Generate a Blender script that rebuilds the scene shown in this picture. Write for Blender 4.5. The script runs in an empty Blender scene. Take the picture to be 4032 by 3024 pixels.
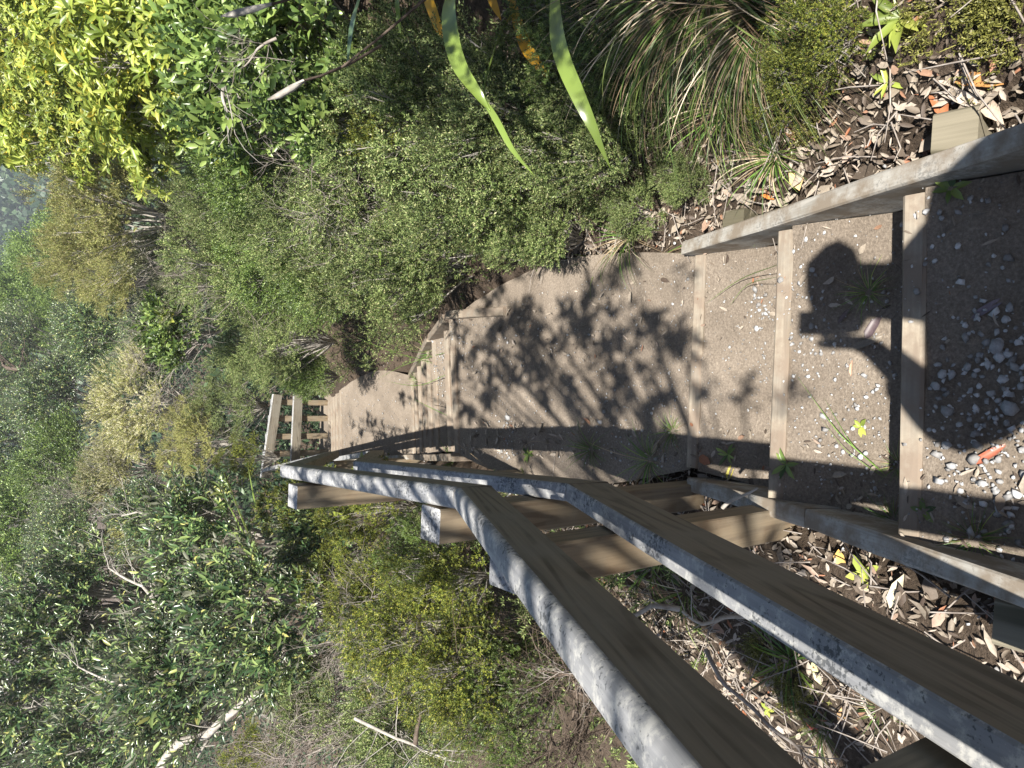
import bpy, math, random
import numpy as np
from mathutils import Vector, Matrix
rng = np.random.default_rng(7); random.seed(7)
scene = bpy.context.scene
HAZE = True
COL = scene.collection

# ---------------------------------------------------------------- camera
FPX, CX, CY = 2796.0, 2016.0, 1512.0
PITCH, ROLL = math.radians(39.133), math.radians(2.135)
FW = np.array([0, math.cos(PITCH), -math.sin(PITCH)])
DN = np.array([0, -math.sin(PITCH), -math.cos(PITCH)])
RT = np.array([1.0, 0, 0])
n_ = np.array([math.cos(ROLL), math.sin(ROLL)]); r_ = np.array([n_[1], -n_[0]])
def ray(x, y):
    o = np.array([x - CX, y - CY]); return FW + (o @ n_) / FPX * DN + (o @ r_) / FPX * RT
def at(x, y, depth): return ray(x, y) * depth
def hit(x, y, z): v = ray(x, y); return v * (z / v[2])

cam_data = bpy.data.cameras.new("camera"); cam = bpy.data.objects.new("camera", cam_data); COL.objects.link(cam)
imgx = DN * math.cos(ROLL) + RT * math.sin(ROLL)          # picture's +x in the world
imgy = -(DN * math.sin(ROLL) - RT * math.cos(ROLL))       # picture's up in the world
M = Matrix(((imgx[0], imgy[0], -FW[0], 0), (imgx[1], imgy[1], -FW[1], 0), (imgx[2], imgy[2], -FW[2], 0), (0, 0, 0, 1)))
cam.matrix_world = M
cam_data.sensor_width = 36; cam_data.lens = FPX / 4032 * 36
cam_data.clip_start = 0.02; cam_data.clip_end = 3000
scene.camera = cam

# ---------------------------------------------------------------- light
SUN_EL, SUN_AZ = math.radians(61.0), math.radians(8.6)   # azimuth of the antisolar direction, to the right of forward
world = bpy.data.worlds.new("World"); scene.world = world; world.use_nodes = True
nt = world.node_tree; nt.nodes.clear()
sky = nt.nodes.new('ShaderNodeTexSky'); sky.sky_type = 'NISHITA'; sky.sun_disc = False
sky.sun_elevation = SUN_EL; sky.sun_rotation = math.pi + SUN_AZ
bg = nt.nodes.new('ShaderNodeBackground'); bg.inputs[1].default_value = 0.055
wo = nt.nodes.new('ShaderNodeOutputWorld')
nt.links.new(sky.outputs[0], bg.inputs[0]); nt.links.new(bg.outputs[0], wo.inputs[0])
sd = bpy.data.lights.new("sun", 'SUN'); sd.energy = 5.0; sd.angle = math.radians(0.53); sd.color = (1, .95, .87)
sun = bpy.data.objects.new("sun", sd); COL.objects.link(sun)
LDIR = Vector((math.sin(SUN_AZ) * math.cos(SUN_EL), math.cos(SUN_AZ) * math.cos(SUN_EL), -math.sin(SUN_EL)))
sun.rotation_euler = LDIR.to_track_quat('-Z', 'Y').to_euler()
TOSUN = -np.array(LDIR)
scene.view_settings.view_transform = 'Standard'; scene.view_settings.look = 'None'
scene.view_settings.exposure = 1.15; scene.view_settings.gamma = 1
cy = scene.cycles
cy.max_bounces = 6; cy.diffuse_bounces = 3; cy.glossy_bounces = 2; cy.transmission_bounces = 3; cy.transparent_max_bounces = 4
cy.caustics_reflective = False; cy.caustics_refractive = False

# ---------------------------------------------------------------- helpers
def tag(o, label=None, cat=None, group=None, kind=None):
    if label: o['label'] = label
    if cat: o['category'] = cat
    if group: o['group'] = group
    if kind: o['kind'] = kind
    return o
def thing(name, loc, label, cat, group=None):
    o = bpy.data.objects.new(name, None); COL.objects.link(o); o.location = [float(c) for c in loc]; o.empty_display_size = .05
    return tag(o, label, cat, group)
def link(name, me, parent=None, local=False):
    o = bpy.data.objects.new(name, me); COL.objects.link(o)
    if parent is not None:
        o.parent = parent
        if not local: o.location = -parent.location
    return o
def newmesh(name, V, F, mats, midx=None, smooth=False):
    """V (n,3); F list of polygons or (m,k) array"""
    me = bpy.data.meshes.new(name)
    V = np.asarray(V, np.float32)
    if isinstance(F, np.ndarray):
        m, k = F.shape
        me.vertices.add(len(V)); me.vertices.foreach_set('co', V.ravel())
        me.loops.add(m * k); me.loops.foreach_set('vertex_index', F.astype(np.int32).ravel())
        me.polygons.add(m); me.polygons.foreach_set('loop_start', np.arange(0, m * k, k, dtype=np.int32))
        if midx is not None: me.polygons.foreach_set('material_index', np.asarray(midx, np.int32))
        if smooth: me.polygons.foreach_set('use_smooth', np.ones(m, bool))
        me.update(calc_edges=True)
    else:
        me.from_pydata([tuple(map(float, v)) for v in V], [], [tuple(map(int, f)) for f in F])
        if midx is not None: me.polygons.foreach_set('material_index', np.asarray(midx, np.int32))
        if smooth: me.polygons.foreach_set('use_smooth', np.ones(len(me.polygons), bool))
        me.update()
    for mt in (mats if isinstance(mats, (list, tuple)) else [mats]): me.materials.append(mt)
    return me
def nrm(v): return v / (np.linalg.norm(v, axis=-1, keepdims=True) + 1e-9)
class Acc:
    def __init__(s): s.V = []; s.F = []; s.M = []; s.n = 0
    def add(s, V, F, m=0):
        V = np.asarray(V, float); F = np.asarray(F, int)
        s.V.append(V); s.F.append(F + s.n); s.n += len(V)
        s.M.append(np.full(len(F), m) if np.isscalar(m) else np.asarray(m))
    def inst(s, T, F, O, X, Y, Z, S, m=0):
        """place template T at each O with axes X,Y,Z and scale S"""
        n = len(O); k = len(T)
        S = np.broadcast_to(np.asarray(S, float).reshape(-1, 1) if np.ndim(S) < 2 else S, (n, 3)) if np.ndim(S) else np.full((n, 3), float(S))
        V = O[:, None, :] + (T[None, :, 0:1] * S[:, None, 0:1]) * X[:, None, :] + (T[None, :, 1:2] * S[:, None, 1:2]) * Y[:, None, :] + (T[None, :, 2:3] * S[:, None, 2:3]) * Z[:, None, :]
        FF = (F[None] + (np.arange(n) * k)[:, None, None]).reshape(-1, F.shape[1])
        s.add(V.reshape(-1, 3), FF, np.tile(np.asarray(m) if not np.isscalar(m) else np.full(len(F), m), n))
    def mesh(s, name, mats, smooth=False):
        return newmesh(name, np.concatenate(s.V), np.concatenate(s.F), mats, np.concatenate(s.M), smooth)
def frames(D, up=None, roll=0.0):
    """X = D, Z near up, Y = Z x X"""
    D = nrm(D); n = len(D)
    if up is None: up = np.tile([0, 0, 1.0], (n, 1))
    Y = nrm(np.cross(up, D) + 1e-6); Z = np.cross(D, Y)
    a = rng.normal(0, 1, n) * roll
    Y2 = Y * np.cos(a)[:, None] + Z * np.sin(a)[:, None]; Z2 = np.cross(D, Y2)
    return D, Y2, Z2
def rdir(n):
    return nrm(rng.normal(size=(n, 3)))
def tube_tris(P, R, k=5):
    """polyline P (m,3) with radii R -> verts, tris"""
    P = np.asarray(P, float); m = len(P)
    T = np.gradient(P, axis=0); T = nrm(T)
    a = np.array([0.31, 0.17, 0.93]); U = nrm(np.cross(T, a)); W = np.cross(T, U)
    th = np.arange(k) * 2 * math.pi / k
    V = P[:, None] + np.asarray(R, float)[:, None, None] * (np.cos(th)[None, :, None] * U[:, None] + np.sin(th)[None, :, None] * W[:, None])
    F = []
    for i in range(m - 1):
        for j in range(k):
            a0, a1, b0, b1 = i * k + j, i * k + (j + 1) % k, (i + 1) * k + j, (i + 1) * k + (j + 1) % k
            F += [(a0, a1, b1), (a0, b1, b0)]
    return V.reshape(-1, 3), np.array(F)
# ---------------------------------------------------------------- materials
def nodes(name):
    m = bpy.data.materials.new(name); m.use_nodes = True; t = m.node_tree; t.nodes.clear()
    out = t.nodes.new('ShaderNodeOutputMaterial'); return m, t, out
def ramp(t, stops, inp=None, interp='LINEAR'):
    r = t.nodes.new('ShaderNodeValToRGB'); r.color_ramp.interpolation = interp
    e = r.color_ramp.elements
    while len(e) < len(stops): e.new(0.5)
    for i, (p, c) in enumerate(stops): e[i].position = p; e[i].color = (*c, 1) if len(c) == 3 else c
    if inp is not None: t.links.new(inp, r.inputs[0])
    return r
def noise(t, scale, detail=4, rough=.55, vec=None, dist=0):
    n = t.nodes.new('ShaderNodeTexNoise'); n.inputs['Scale'].default_value = scale; n.inputs['Detail'].default_value = detail
    n.inputs['Roughness'].default_value = rough; n.inputs['Distortion'].default_value = dist
    if vec is not None: t.links.new(vec, n.inputs['Vector'])
    return n
def mix(t, a, b, fac, mode='MIX'):
    m = t.nodes.new('ShaderNodeMix'); m.data_type = 'RGBA'; m.blend_type = mode
    for s, v in ((0, fac), (6, a), (7, b)):
        if isinstance(v, (int, float)): m.inputs[s].default_value = v
        elif isinstance(v, tuple): m.inputs[s].default_value = (*v, 1)
        else: t.links.new(v, m.inputs[s])
    return m.outputs[2]
def leafmat(name, stops, trans=.28, rough=.45, spec=.4, patch=.35, back=None):
    m, t, out = nodes(name)
    g = t.nodes.new('ShaderNodeNewGeometry'); tc = t.nodes.new('ShaderNodeTexCoord')
    c = ramp(t, stops, g.outputs['Random Per Island']).outputs[0]
    nz = noise(t, 4.5, 3, .6, g.outputs['Position'])
    v = t.nodes.new('ShaderNodeMapRange'); v.inputs[1].default_value = .3; v.inputs[2].default_value = .7; v.inputs[3].default_value = 1 - patch; v.inputs[4].default_value = 1 + patch
    t.links.new(nz.outputs[0], v.inputs[0])
    oi = t.nodes.new('ShaderNodeObjectInfo'); ov = t.nodes.new('ShaderNodeMapRange'); ov.inputs[3].default_value = .82; ov.inputs[4].default_value = 1.18; t.links.new(oi.outputs['Random'], ov.inputs[0])
    vm = t.nodes.new('ShaderNodeMath'); vm.operation = 'MULTIPLY'; t.links.new(v.outputs[0], vm.inputs[0]); t.links.new(ov.outputs[0], vm.inputs[1])
    hsv = t.nodes.new('ShaderNodeHueSaturation'); t.links.new(c, hsv.inputs['Color']); t.links.new(vm.outputs[0], hsv.inputs['Value'])
    col = hsv.outputs[0]
    if back is not None: col = mix(t, col, back, g.outputs['Backfacing'])
    p = t.nodes.new('ShaderNodeBsdfPrincipled'); p.inputs['Roughness'].default_value = rough; p.inputs['Specular IOR Level'].default_value = spec
    t.links.new(col, p.inputs['Base Color'])
    tr = t.nodes.new('ShaderNodeBsdfTranslucent')
    bt = t.nodes.new('ShaderNodeHueSaturation'); bt.inputs['Value'].default_value = 1.5; bt.inputs['Hue'].default_value = .485; t.links.new(col, bt.inputs['Color'])
    t.links.new(bt.outputs[0], tr.inputs[0])
    mx = t.nodes.new('ShaderNodeMixShader'); mx.inputs[0].default_value = trans
    t.links.new(p.outputs[0], mx.inputs[1]); t.links.new(tr.outputs[0], mx.inputs[2]); t.links.new(mx.outputs[0], out.inputs[0])
    return m
def barkmat(name, a, b, scale=30, rough=.85):
    m, t, out = nodes(name); tc = t.nodes.new('ShaderNodeTexCoord')
    n1 = noise(t, scale, 6, .65, tc.outputs['Object'])
    c = ramp(t, [(.3, a), (.7, b)], n1.outputs[0])
    p = t.nodes.new('ShaderNodeBsdfPrincipled'); p.inputs['Roughness'].default_value = rough; p.inputs['Specular IOR Level'].default_value = .2
    t.links.new(c.outputs[0], p.inputs['Base Color'])
    bp = t.nodes.new('ShaderNodeBump'); bp.inputs['Strength'].default_value = .4; bp.inputs['Distance'].default_value = .003
    t.links.new(n1.outputs[0], bp.inputs['Height']); t.links.new(bp.outputs[0], p.inputs['Normal']); t.links.new(p.outputs[0], out.inputs[0])
    return m
def woodmat(name, dark, light, grey=None, greyamt=.3, grain=26., speck=0., lichen=None, dirt=None, rough=.7):
    """grain runs along the object's local X"""
    m, t, out = nodes(name); tc = t.nodes.new('ShaderNodeTexCoord')
    mp = t.nodes.new('ShaderNodeMapping'); mp.inputs['Scale'].default_value = (1.2, 1, 1); t.links.new(tc.outputs['Object'], mp.inputs[0])
    oi = t.nodes.new('ShaderNodeObjectInfo')
    ad = t.nodes.new('ShaderNodeVectorMath'); ad.operation = 'ADD'; t.links.new(mp.outputs[0], ad.inputs[0])
    cm = t.nodes.new('ShaderNodeCombineXYZ'); ml = t.nodes.new('ShaderNodeMath'); ml.operation = 'MULTIPLY'; ml.inputs[1].default_value = 7.3
    t.links.new(oi.outputs['Random'], ml.inputs[0]); t.links.new(ml.outputs[0], cm.inputs[0]); t.links.new(cm.outputs[0], ad.inputs[1])
    s1 = t.nodes.new('ShaderNodeMapping'); s1.inputs['Scale'].default_value = (.45, 6, 6); t.links.new(ad.outputs[0], s1.inputs[0])
    rings = noise(t, 1.6, 2.5, .4, s1.outputs[0], .4)
    w = t.nodes.new('ShaderNodeMath'); w.operation = 'MULTIPLY'; w.inputs[1].default_value = grain; t.links.new(rings.outputs[0], w.inputs[0])
    sn = t.nodes.new('ShaderNodeMath'); sn.operation = 'SINE'; t.links.new(w.outputs[0], sn.inputs[0])
    sr = t.nodes.new('ShaderNodeMapRange'); sr.inputs[1].default_value = -1; sr.inputs[2].default_value = 1; t.links.new(sn.outputs[0], sr.inputs[0])
    s2 = t.nodes.new('ShaderNodeMapping'); s2.inputs['Scale'].default_value = (3, 160, 160); t.links.new(ad.outputs[0], s2.inputs[0])
    fine = noise(t, 1, 4, .6, s2.outputs[0])
    c1 = ramp(t, [(.0, dark), (.10, dark), (.34, tuple(.25*a+.75*b for a,b in zip(dark,light))), (1., light)], sr.outputs[0]).outputs[0]
    f2 = ramp(t, [(.25, (.62, .62, .62)), (.7, (1.1, 1.1, 1.1))], fine.outputs[0]).outputs[0]
    c = mix(t, c1, f2, .55, 'MULTIPLY')
    if grey:
        big = noise(t, 5, 4, .6, tc.outputs['Object'])
        gr = ramp(t, [(.5 - greyamt, (0, 0, 0)), (.5 + .25 - greyamt * .5, (1, 1, 1))], big.outputs[0]).outputs[0]
        g2 = mix(t, grey, f2, .6, 'MULTIPLY')
        c = mix(t, c, g2, gr)
    if lichen:
        l = noise(t, 38, 5, .7, tc.outputs['Object']); lr = ramp(t, [(.5, (0, 0, 0)), (.62, (1, 1, 1))], l.outputs[0]).outputs[0]
        c = mix(t, c, lichen, lr)
    if speck:
        s = noise(t, 110, 3, .6, tc.outputs['Object']); s3 = noise(t, 5, 3, .6, tc.outputs['Object'])
        a = t.nodes.new('ShaderNodeMath'); a.operation = 'MULTIPLY'; t.links.new(s.outputs[0], a.inputs[0]); t.links.new(s3.outputs[0], a.inputs[1])
        k = ramp(t, [(.30, (0, 0, 0)), (.34, (speck, speck, speck))], a.outputs[0]).outputs[0]
        c = mix(t, c, (.05, .055, .06), k)
    if dirt:
        dn = noise(t, 9, 6, .65, tc.outputs['Object']); dr = ramp(t, [(.42, (0, 0, 0)), (.58, (1, 1, 1))], dn.outputs[0]).outputs[0]
        c = mix(t, c, dirt, dr)
    p = t.nodes.new('ShaderNodeBsdfPrincipled'); p.inputs['Roughness'].default_value = rough; p.inputs['Specular IOR Level'].default_value = .25
    t.links.new(c, p.inputs['Base Color'])
    hh = mix(t, sr.outputs[0], fine.outputs[0], .6)
    bp = t.nodes.new('ShaderNodeBump'); bp.inputs['Strength'].default_value = .35; bp.inputs['Distance'].default_value = .0015
    t.links.new(hh, bp.inputs['Height']); t.links.new(bp.outputs[0], p.inputs['Normal']); t.links.new(p.outputs[0], out.inputs[0])
    return m
def groundmat(name, stops, s1=3., s2=120., bump=.006):
    m, t, out = nodes(name); tc = t.nodes.new('ShaderNodeTexCoord')
    a = noise(t, s1, 7, .68, tc.outputs['Object'], .6); b = noise(t, s2, 5, .75, tc.outputs['Object'])
    f = mix(t, a.outputs[0], b.outputs[0], .6)
    c = ramp(t, stops, f).outputs[0]
    v = t.nodes.new('ShaderNodeTexVoronoi'); v.inputs['Scale'].default_value = s2 * 1.3; t.links.new(tc.outputs['Object'], v.inputs[0])
    gr = ramp(t, [(.0, (1.5, 1.5, 1.55)), (.18, (1, 1, 1)), (.6, (.75, .75, .75))], v.outputs['Distance']).outputs[0]
    c = mix(t, c, gr, .5, 'MULTIPLY')
    p = t.nodes.new('ShaderNodeBsdfPrincipled'); p.inputs['Roughness'].default_value = .95; p.inputs['Specular IOR Level'].default_value = .15
    t.links.new(c, p.inputs['Base Color'])
    bp = t.nodes.new('ShaderNodeBump'); bp.inputs['Strength'].default_value = .9; bp.inputs['Distance'].default_value = bump
    t.links.new(b.outputs[0], bp.inputs['Height']); t.links.new(bp.outputs[0], p.inputs['Normal']); t.links.new(p.outputs[0], out.inputs[0])
    return m
def islandmat(name, stops, rough=.7, spec=.3, bump=0, trans=0):
    m, t, out = nodes(name); g = t.nodes.new('ShaderNodeNewGeometry')
    c = ramp(t, stops, g.outputs['Random Per Island']).outputs[0]
    n1 = noise(t, 150, 4, .6, g.outputs['Position']); k = ramp(t, [(.3, (.7, .7, .7)), (.7, (1.15, 1.15, 1.15))], n1.outputs[0]).outputs[0]
    c = mix(t, c, k, .8, 'MULTIPLY')
    p = t.nodes.new('ShaderNodeBsdfPrincipled'); p.inputs['Roughness'].default_value = rough; p.inputs['Specular IOR Level'].default_value = spec
    t.links.new(c, p.inputs['Base Color'])
    if bump:
        bp = t.nodes.new('ShaderNodeBump'); bp.inputs['Strength'].default_value = .6; bp.inputs['Distance'].default_value = bump
        t.links.new(n1.outputs[0], bp.inputs['Height']); t.links.new(bp.outputs[0], p.inputs['Normal'])
    t.links.new(p.outputs[0], out.inputs[0]); return m

MT = {}
MT['path'] = groundmat('path_dirt', [(.3, (.11, .09, .07)), (.5, (.235, .195, .155)), (.66, (.37, .315, .255))])
MT['soil'] = groundmat('soil', [(.3, (.035, .026, .02)), (.5, (.10, .075, .055)), (.7, (.19, .145, .11))], 2.2, 60, .015)
MT['brown'] = woodmat('brown_timber', (.085, .07, .052), (.245, .21, .158), (.23, .21, .17), .22, 60)
MT['palewood'] = woodmat('pale_timber', (.15, .10, .06), (.29, .215, .135), (.26, .22, .16), .2, 44)
MT['greytop'] = woodmat('weathered_timber', (.30, .30, .30), (.46, .455, .45), (.26, .265, .275), .3, 40, .75, lichen=(.46, .455, .43), dirt=None)
MT['board'] = woodmat('step_timber', (.20, .155, .11), (.44, .38, .29), (.25, .22, .18), .25, 46, 0, dirt=(.22, .175, .135), rough=.85)
MT['edging'] = woodmat('edging_timber', (.26, .245, .21), (.50, .475, .42), (.42, .40, .36), .3, 44, .4, dirt=(.24, .20, .155), rough=.9)
MT['stakewood'] = woodmat('stake_timber', (.10, .09, .06), (.23, .205, .15), None, rough=.85)
MT['stone'] = islandmat('stone', [(0, (.20, .19, .18)), (.5, (.36, .36, .36)), (1, (.56, .56, .56))], .7, .3, .002)
MT['litter'] = islandmat('dead_leaf', [(0, (.07, .05, .038)), (.3, (.18, .145, .11)), (.6, (.33, .28, .22)), (.88, (.42, .36, .30)), (.95, (.28, .16, .10)), (1, (.31, .12, .06))], .6, .35)
MT['twig'] = barkmat('twig_bark', (.16, .13, .11), (.42, .38, .34))
MT['stemgreen'] = barkmat('green_stem', (.05, .045, .02), (.12, .10, .05))
MT['bark'] = barkmat('pale_bark', (.20, .18, .155), (.5, .47, .42), 24)
MT['darkbark'] = barkmat('dark_bark', (.06, .045, .035), (.18, .14, .11), 24)
MT['l_kanuka'] = leafmat('kanuka_leaf', [(0, (.025, .045, .012)), (.33, (.07, .11, .03)), (.5, (.19, .26, .085)), (.88, (.33, .40, .15)), (1, (.48, .45, .24))])
MT['l_olive'] = leafmat('olive_leaf', [(0, (.10, .11, .03)), (.4, (.27, .29, .09)), (.8, (.46, .47, .17)), (1, (.46, .36, .20))])
MT['l_grey'] = leafmat('grey_leaf', [(0, (.03, .045, .02)), (.4, (.10, .12, .06)), (.6, (.2, .22, .12)), (1, (.36, .34, .22))])
MT['l_yellow'] = leafmat('heath_leaf', [(0, (.02, .035, .008)), (.4, (.07, .10, .02)), (.6, (.18, .23, .04)), (.85, (.34, .38, .07)), (1, (.52, .47, .09))])
MT['l_bright'] = leafmat('bright_leaf', [(0, (.10, .15, .025)), (.4, (.25, .32, .06)), (.93, (.43, .47, .10)), (1, (.60, .46, .06))], .3, .38, .5)
MT['l_green'] = leafmat('green_leaf', [(0, (.025, .05, .015)), (.45, (.11, .18, .045)), (1, (.28, .37, .10))], .28, .35, .5)
MT['l_dark'] = leafmat('dark_leaf', [(0, (.02, .045, .02)), (.45, (.06, .11, .04)), (.7, (.15, .22, .075)), (.93, (.25, .32, .11)), (1, (.42, .40, .13))], .15, .30, .6, .35, (.26, .27, .20))
MT['l_flower'] = leafmat('cream_flower', [(0, (.45, .43, .28)), (1, (.75, .72, .52))], .2)
MT['l_far'] = leafmat('far_leaf', [(0, (.025, .05, .025)), (.6, (.06, .10, .05)), (1, (.12, .17, .08))], .15)
MT['l_farbright'] = leafmat('far_bright_leaf', [(0, (.07, .12, .025)), (.6, (.16, .24, .055)), (1, (.26, .34, .09))], .2)
MT['blade'] = leafmat('grass_blade', [(0, (.06, .13, .03)), (.45, (.14, .24, .05)), (.6, (.32, .30, .10)), (.75, (.5, .40, .22)), (1, (.58, .5, .36))], .25, .45)
MT['deadblade'] = leafmat('dead_blade', [(0, (.12, .08, .05)), (.6, (.33, .25, .15)), (1, (.55, .47, .34))], .15, .5)
MT['greenblade'] = leafmat('green_blade', [(0, (.06, .14, .03)), (.7, (.16, .28, .05)), (1, (.30, .38, .10))], .3, .4)
MT['sedgeblade'] = leafmat('sedge_blade', [(0, (.03, .06, .015)), (.7, (.08, .13, .03)), (1, (.17, .21, .06))], .2, .4)
MT['moss'] = leafmat('moss', [(0, (.08, .09, .02)), (.6, (.17, .17, .04)), (1, (.28, .27, .08))], .1)

# ---------------------------------------------------------------- terrain
PZ = [(-6, .9), (-1.5, -.75), (.7, -1.78), (1.66, -2.25), (3.57, -2.47), (6.3, -3.87), (8.4, -4.04), (10.7, -5.0), (13, -5.9), (20, -7.5), (40, -11), (90, -21), (160, -22), (260, -17), (500, -30), (1500, -60)]
PX = [(-6, -.1), (.7, .08), (1.66, .12), (3.57, -.03), (4.36, -.095), (6.3, -.36), (8.4, -.59), (10.7, -.86), (13, -.9), (1500, -.9)]
def pz(y): return np.interp(y, [a for a, b in PZ], [b for a, b in PZ])
def pcx(y): return np.interp(y, [a for a, b in PX], [b for a, b in PX])
def sm(a, b, x): t = np.clip((x - a) / (b - a), 0, 1); return t * t * (3 - 2 * t)
def vnoise(x, y, s=0):
    return (np.sin(x * 1.7 + s) * np.cos(y * 1.3 - s * .7) + .5 * np.sin(x * 3.9 - y * 2.7 + s) + .25 * np.sin(x * 8.1 + y * 7.3 + s * 2))
def terr(x, y, bumps=True):
    x = np.asarray(x, float); y = np.asarray(y, float)
    d = x - pcx(y); z = pz(y)
    r = np.clip(d - .52, 0, None); l = np.clip(-d - .5, 0, None)
    far = 1 - sm(11, 24, y)
    z = z + (.55 * np.minimum(r, 3.2) + .12 * np.clip(r - 3.2, 0, 12)) * far + .03 * np.clip(r, 0, 60) * (1 - far)
    z = z - (.16 * np.minimum(l, .6) + .55 * np.clip(l - .6, 0, 4) + .25 * np.clip(l - 4.6, 0, 10)) * far
    z = z - .26 * (1 - sm(.36, .56, np.abs(d))) * far     # sunk under the path surface
    if bumps:
        off = sm(.45, .9, np.abs(d))
        z = z + off * (.035 * vnoise(x * 1.6, y * 1.6) + .012 * vnoise(x * 7, y * 7, 2)) + sm(30, 120, y) * 4 * vnoise(x / 40, y / 50, 3)
    return z
# warped grid reaching the far hills
gx = np.sign(np.linspace(-1, 1, 261)) * (np.abs(np.linspace(-1, 1, 261)) ** 3.2 * 700 + np.abs(np.linspace(-1, 1, 261)) * 6)
u = np.linspace(0, 1, 300); gy = -5 + u * 22 + u ** 5 * 1000
X, Y = np.meshgrid(gx, gy); Z = terr(X, Y)
nx, ny = len(gx), len(gy)
idx = np.arange(nx * ny).reshape(ny, nx)
F = np.stack([idx[:-1, :-1], idx[:-1, 1:], idx[1:, 1:], idx[1:, :-1]], -1).reshape(-1, 4)
ground = link('ground', newmesh('ground', np.stack([X, Y, Z], -1).reshape(-1, 3), F, MT['soil'], smooth=True)); tag(ground, kind='structure')

# ---------------------------------------------------------------- steps and path
LAT = np.array([.99954, -.0304, 0]); VS = ray(1380, 1410); VS = VS / np.linalg.norm(VS)
NN = np.cross(LAT, VS); NN = NN if NN[2] > 0 else -NN
def sl(l, y, n):
    """point at lateral l, perpendicular depth n below the camera, at world y (the slope of the upper flight)"""
    P = LAT * l - NN * n; return P + VS * ((y - P[1]) / VS[1])
def box_between(name, A, B, w, h, mat, parent=None, upv=(0, 0, 1), drop=0, bev=.004, topmat=None, jit=0, roundr=None, mitreA=None, mitreB=None):
    """board whose TOP centre line runs A->B; local X along it"""
    A = np.array(A, float); B = np.array(B, float); D = B - A; L = np.linalg.norm(D); x = D / L
    y = np.cross(np.array(upv, float), x); y /= np.linalg.norm(y); z = np.cross(x, y)
    if roundr:
        prof = []; r = roundr
        for cyy, a0 in ((w / 2 - r, 0), (-w / 2 + r, math.pi / 2)):
            for k in range(7):
                a = a0 + k * math.pi / 12; prof.append((cyy + r * math.cos(a), -r + r * math.sin(a)))
        prof += [(-w / 2, -h + bev), (-w / 2 + bev, -h), (w / 2 - bev, -h), (w / 2, -h + bev)]
    else:
        b = bev
        prof = [(w / 2, -b), (w / 2 - b, 0), (-w / 2 + b, 0), (-w / 2, -b), (-w / 2, -h + b), (-w / 2 + b, -h), (w / 2 - b, -h), (w / 2, -h + b)]
    k = len(prof)
    def xoff(pt, mitre):
        if mitre is None: return 0.0
        m = np.array(mitre, float); m = np.array([m @ x, m @ y, m @ z])
        return -(m[1] * pt[0] + m[2] * pt[1]) / m[0]
    nseg = max(1, int(L / .25)); V = []
    for s in range(nseg + 1):
        f = s / nseg
        for pt in prof:
            xa = xoff(pt, mitreA) * (1 - f) + xoff(pt, mitreB) * f
            j = rng.normal(0, jit, 2) if jit else (0, 0)
            V.append((f * L + xa, pt[0] + j[0], pt[1] + j[1]))
    F = []; mi = []
    for s in range(nseg):
        for i in range(k):
            i2 = (i + 1) % k; F.append((s * k + i, s * k + i2, (s + 1) * k + i2, (s + 1) * k + i))
            zz = (prof[i][1] + prof[i2][1]) / 2; mi.append(1 if (topmat is not None and zz > (-(roundr or 0) * .8 - bev)) else 0)
    F.append(tuple(range(k))[::-1]); F.append(tuple(nseg * k + i for i in range(k))); mi += [0, 0]
    me = newmesh(name, V, F, [mat] + ([topmat] if topmat is not None else []), mi)
    if roundr:
        me.polygons.foreach_set('use_smooth', [True] * (len(F) - 2) + [False] * 2)
        me.set_sharp_from_angle(angle=math.radians(40))
    o = link(name, me, parent, local=True)
    loc = A - (np.array(parent.location) if parent is not None else 0)
    o.matrix_local = Matrix(((x[0], y[0], z[0], loc[0]), (x[1], y[1], z[1], loc[1]), (x[2], y[2], z[2], loc[2]), (0, 0, 0, 1)))
    return o
def riser(L, R, z, label, t=.05, h=.2):
    A = np.array([L[0], L[1] - t / 2, z]); B = np.array([R[0], R[1] - t / 2, z])
    o = box_between('step_board', A, B, t, h, MT['board'], bev=.006, jit=.0012)
    return tag(o, label, 'step board', 'timber step boards across the path')
STEPS = [  # left (x,y), right (x,y), z, label
    ((-.345, -.25), (.45, -.24), -1.40, 'timber step board where the photographer stands, highest of all'),
    ((-.34, .235), (.46, .245), -1.57, 'timber step board nearest the camera, in the shadow of the photographer'),
    ((-.332, .703), (.470, .717), -1.731, 'wide step board crossed by the shadow of the shoulder, with mud caked on its top'),
    ((-.318, 1.156), (.484, 1.155), -1.937, 'step board with a pale bleached top between two gravelly treads'),
    ((-.290, 1.667), (.512, 1.663), -2.22, 'step board at the near end of the long dappled landing'),
    ((-.421, 3.513), (.385, 3.634), -2.434, 'pale step board at the far end of the long dappled landing'),
    ((-.455, 3.86), (.34, 3.97), -2.62, 'step board one below the long dappled landing'),
    ((-.49, 4.30), (.30, 4.41), -2.81, 'wide shaded step board with grass blades over it, two below the long landing'),
    ((-.54, 4.69), (.25, 4.80), -3.01, 'shaded step board three below the long landing'),
    ((-.60, 5.08), (.19, 5.19), -3.21, 'shaded step board in the middle of the lower flight'),
    ((-.65, 5.47), (.14, 5.58), -3.41, 'third step board above the sunny gravel landing'),
    ((-.71, 5.86), (.08, 5.97), -3.61, 'second step board above the sunny gravel landing'),
    ((-.76, 6.25), (.03, 6.36), -3.81, 'reddish step board at the near edge of the sunny gravel landing'),
    ((-1.01, 8.30), (-.16, 8.40), -4.00, 'step board at the far edge of the sunny gravel landing'),
    ((-1.06, 8.85), (-.22, 8.95), -4.21, 'pale step board just beyond the sunny gravel landing'),
    ((-1.12, 9.40), (-.28, 9.50), -4.43, 'pale step board midway down the last flight before the far fence'),
    ((-1.18, 9.95), (-.34, 10.05), -4.65, 'pale step board second from the foot of the last flight'),
    ((-1.25, 10.55), (-.40, 10.65), -4.88, 'pale step board at the foot of the last flight by the far fence')]
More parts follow.
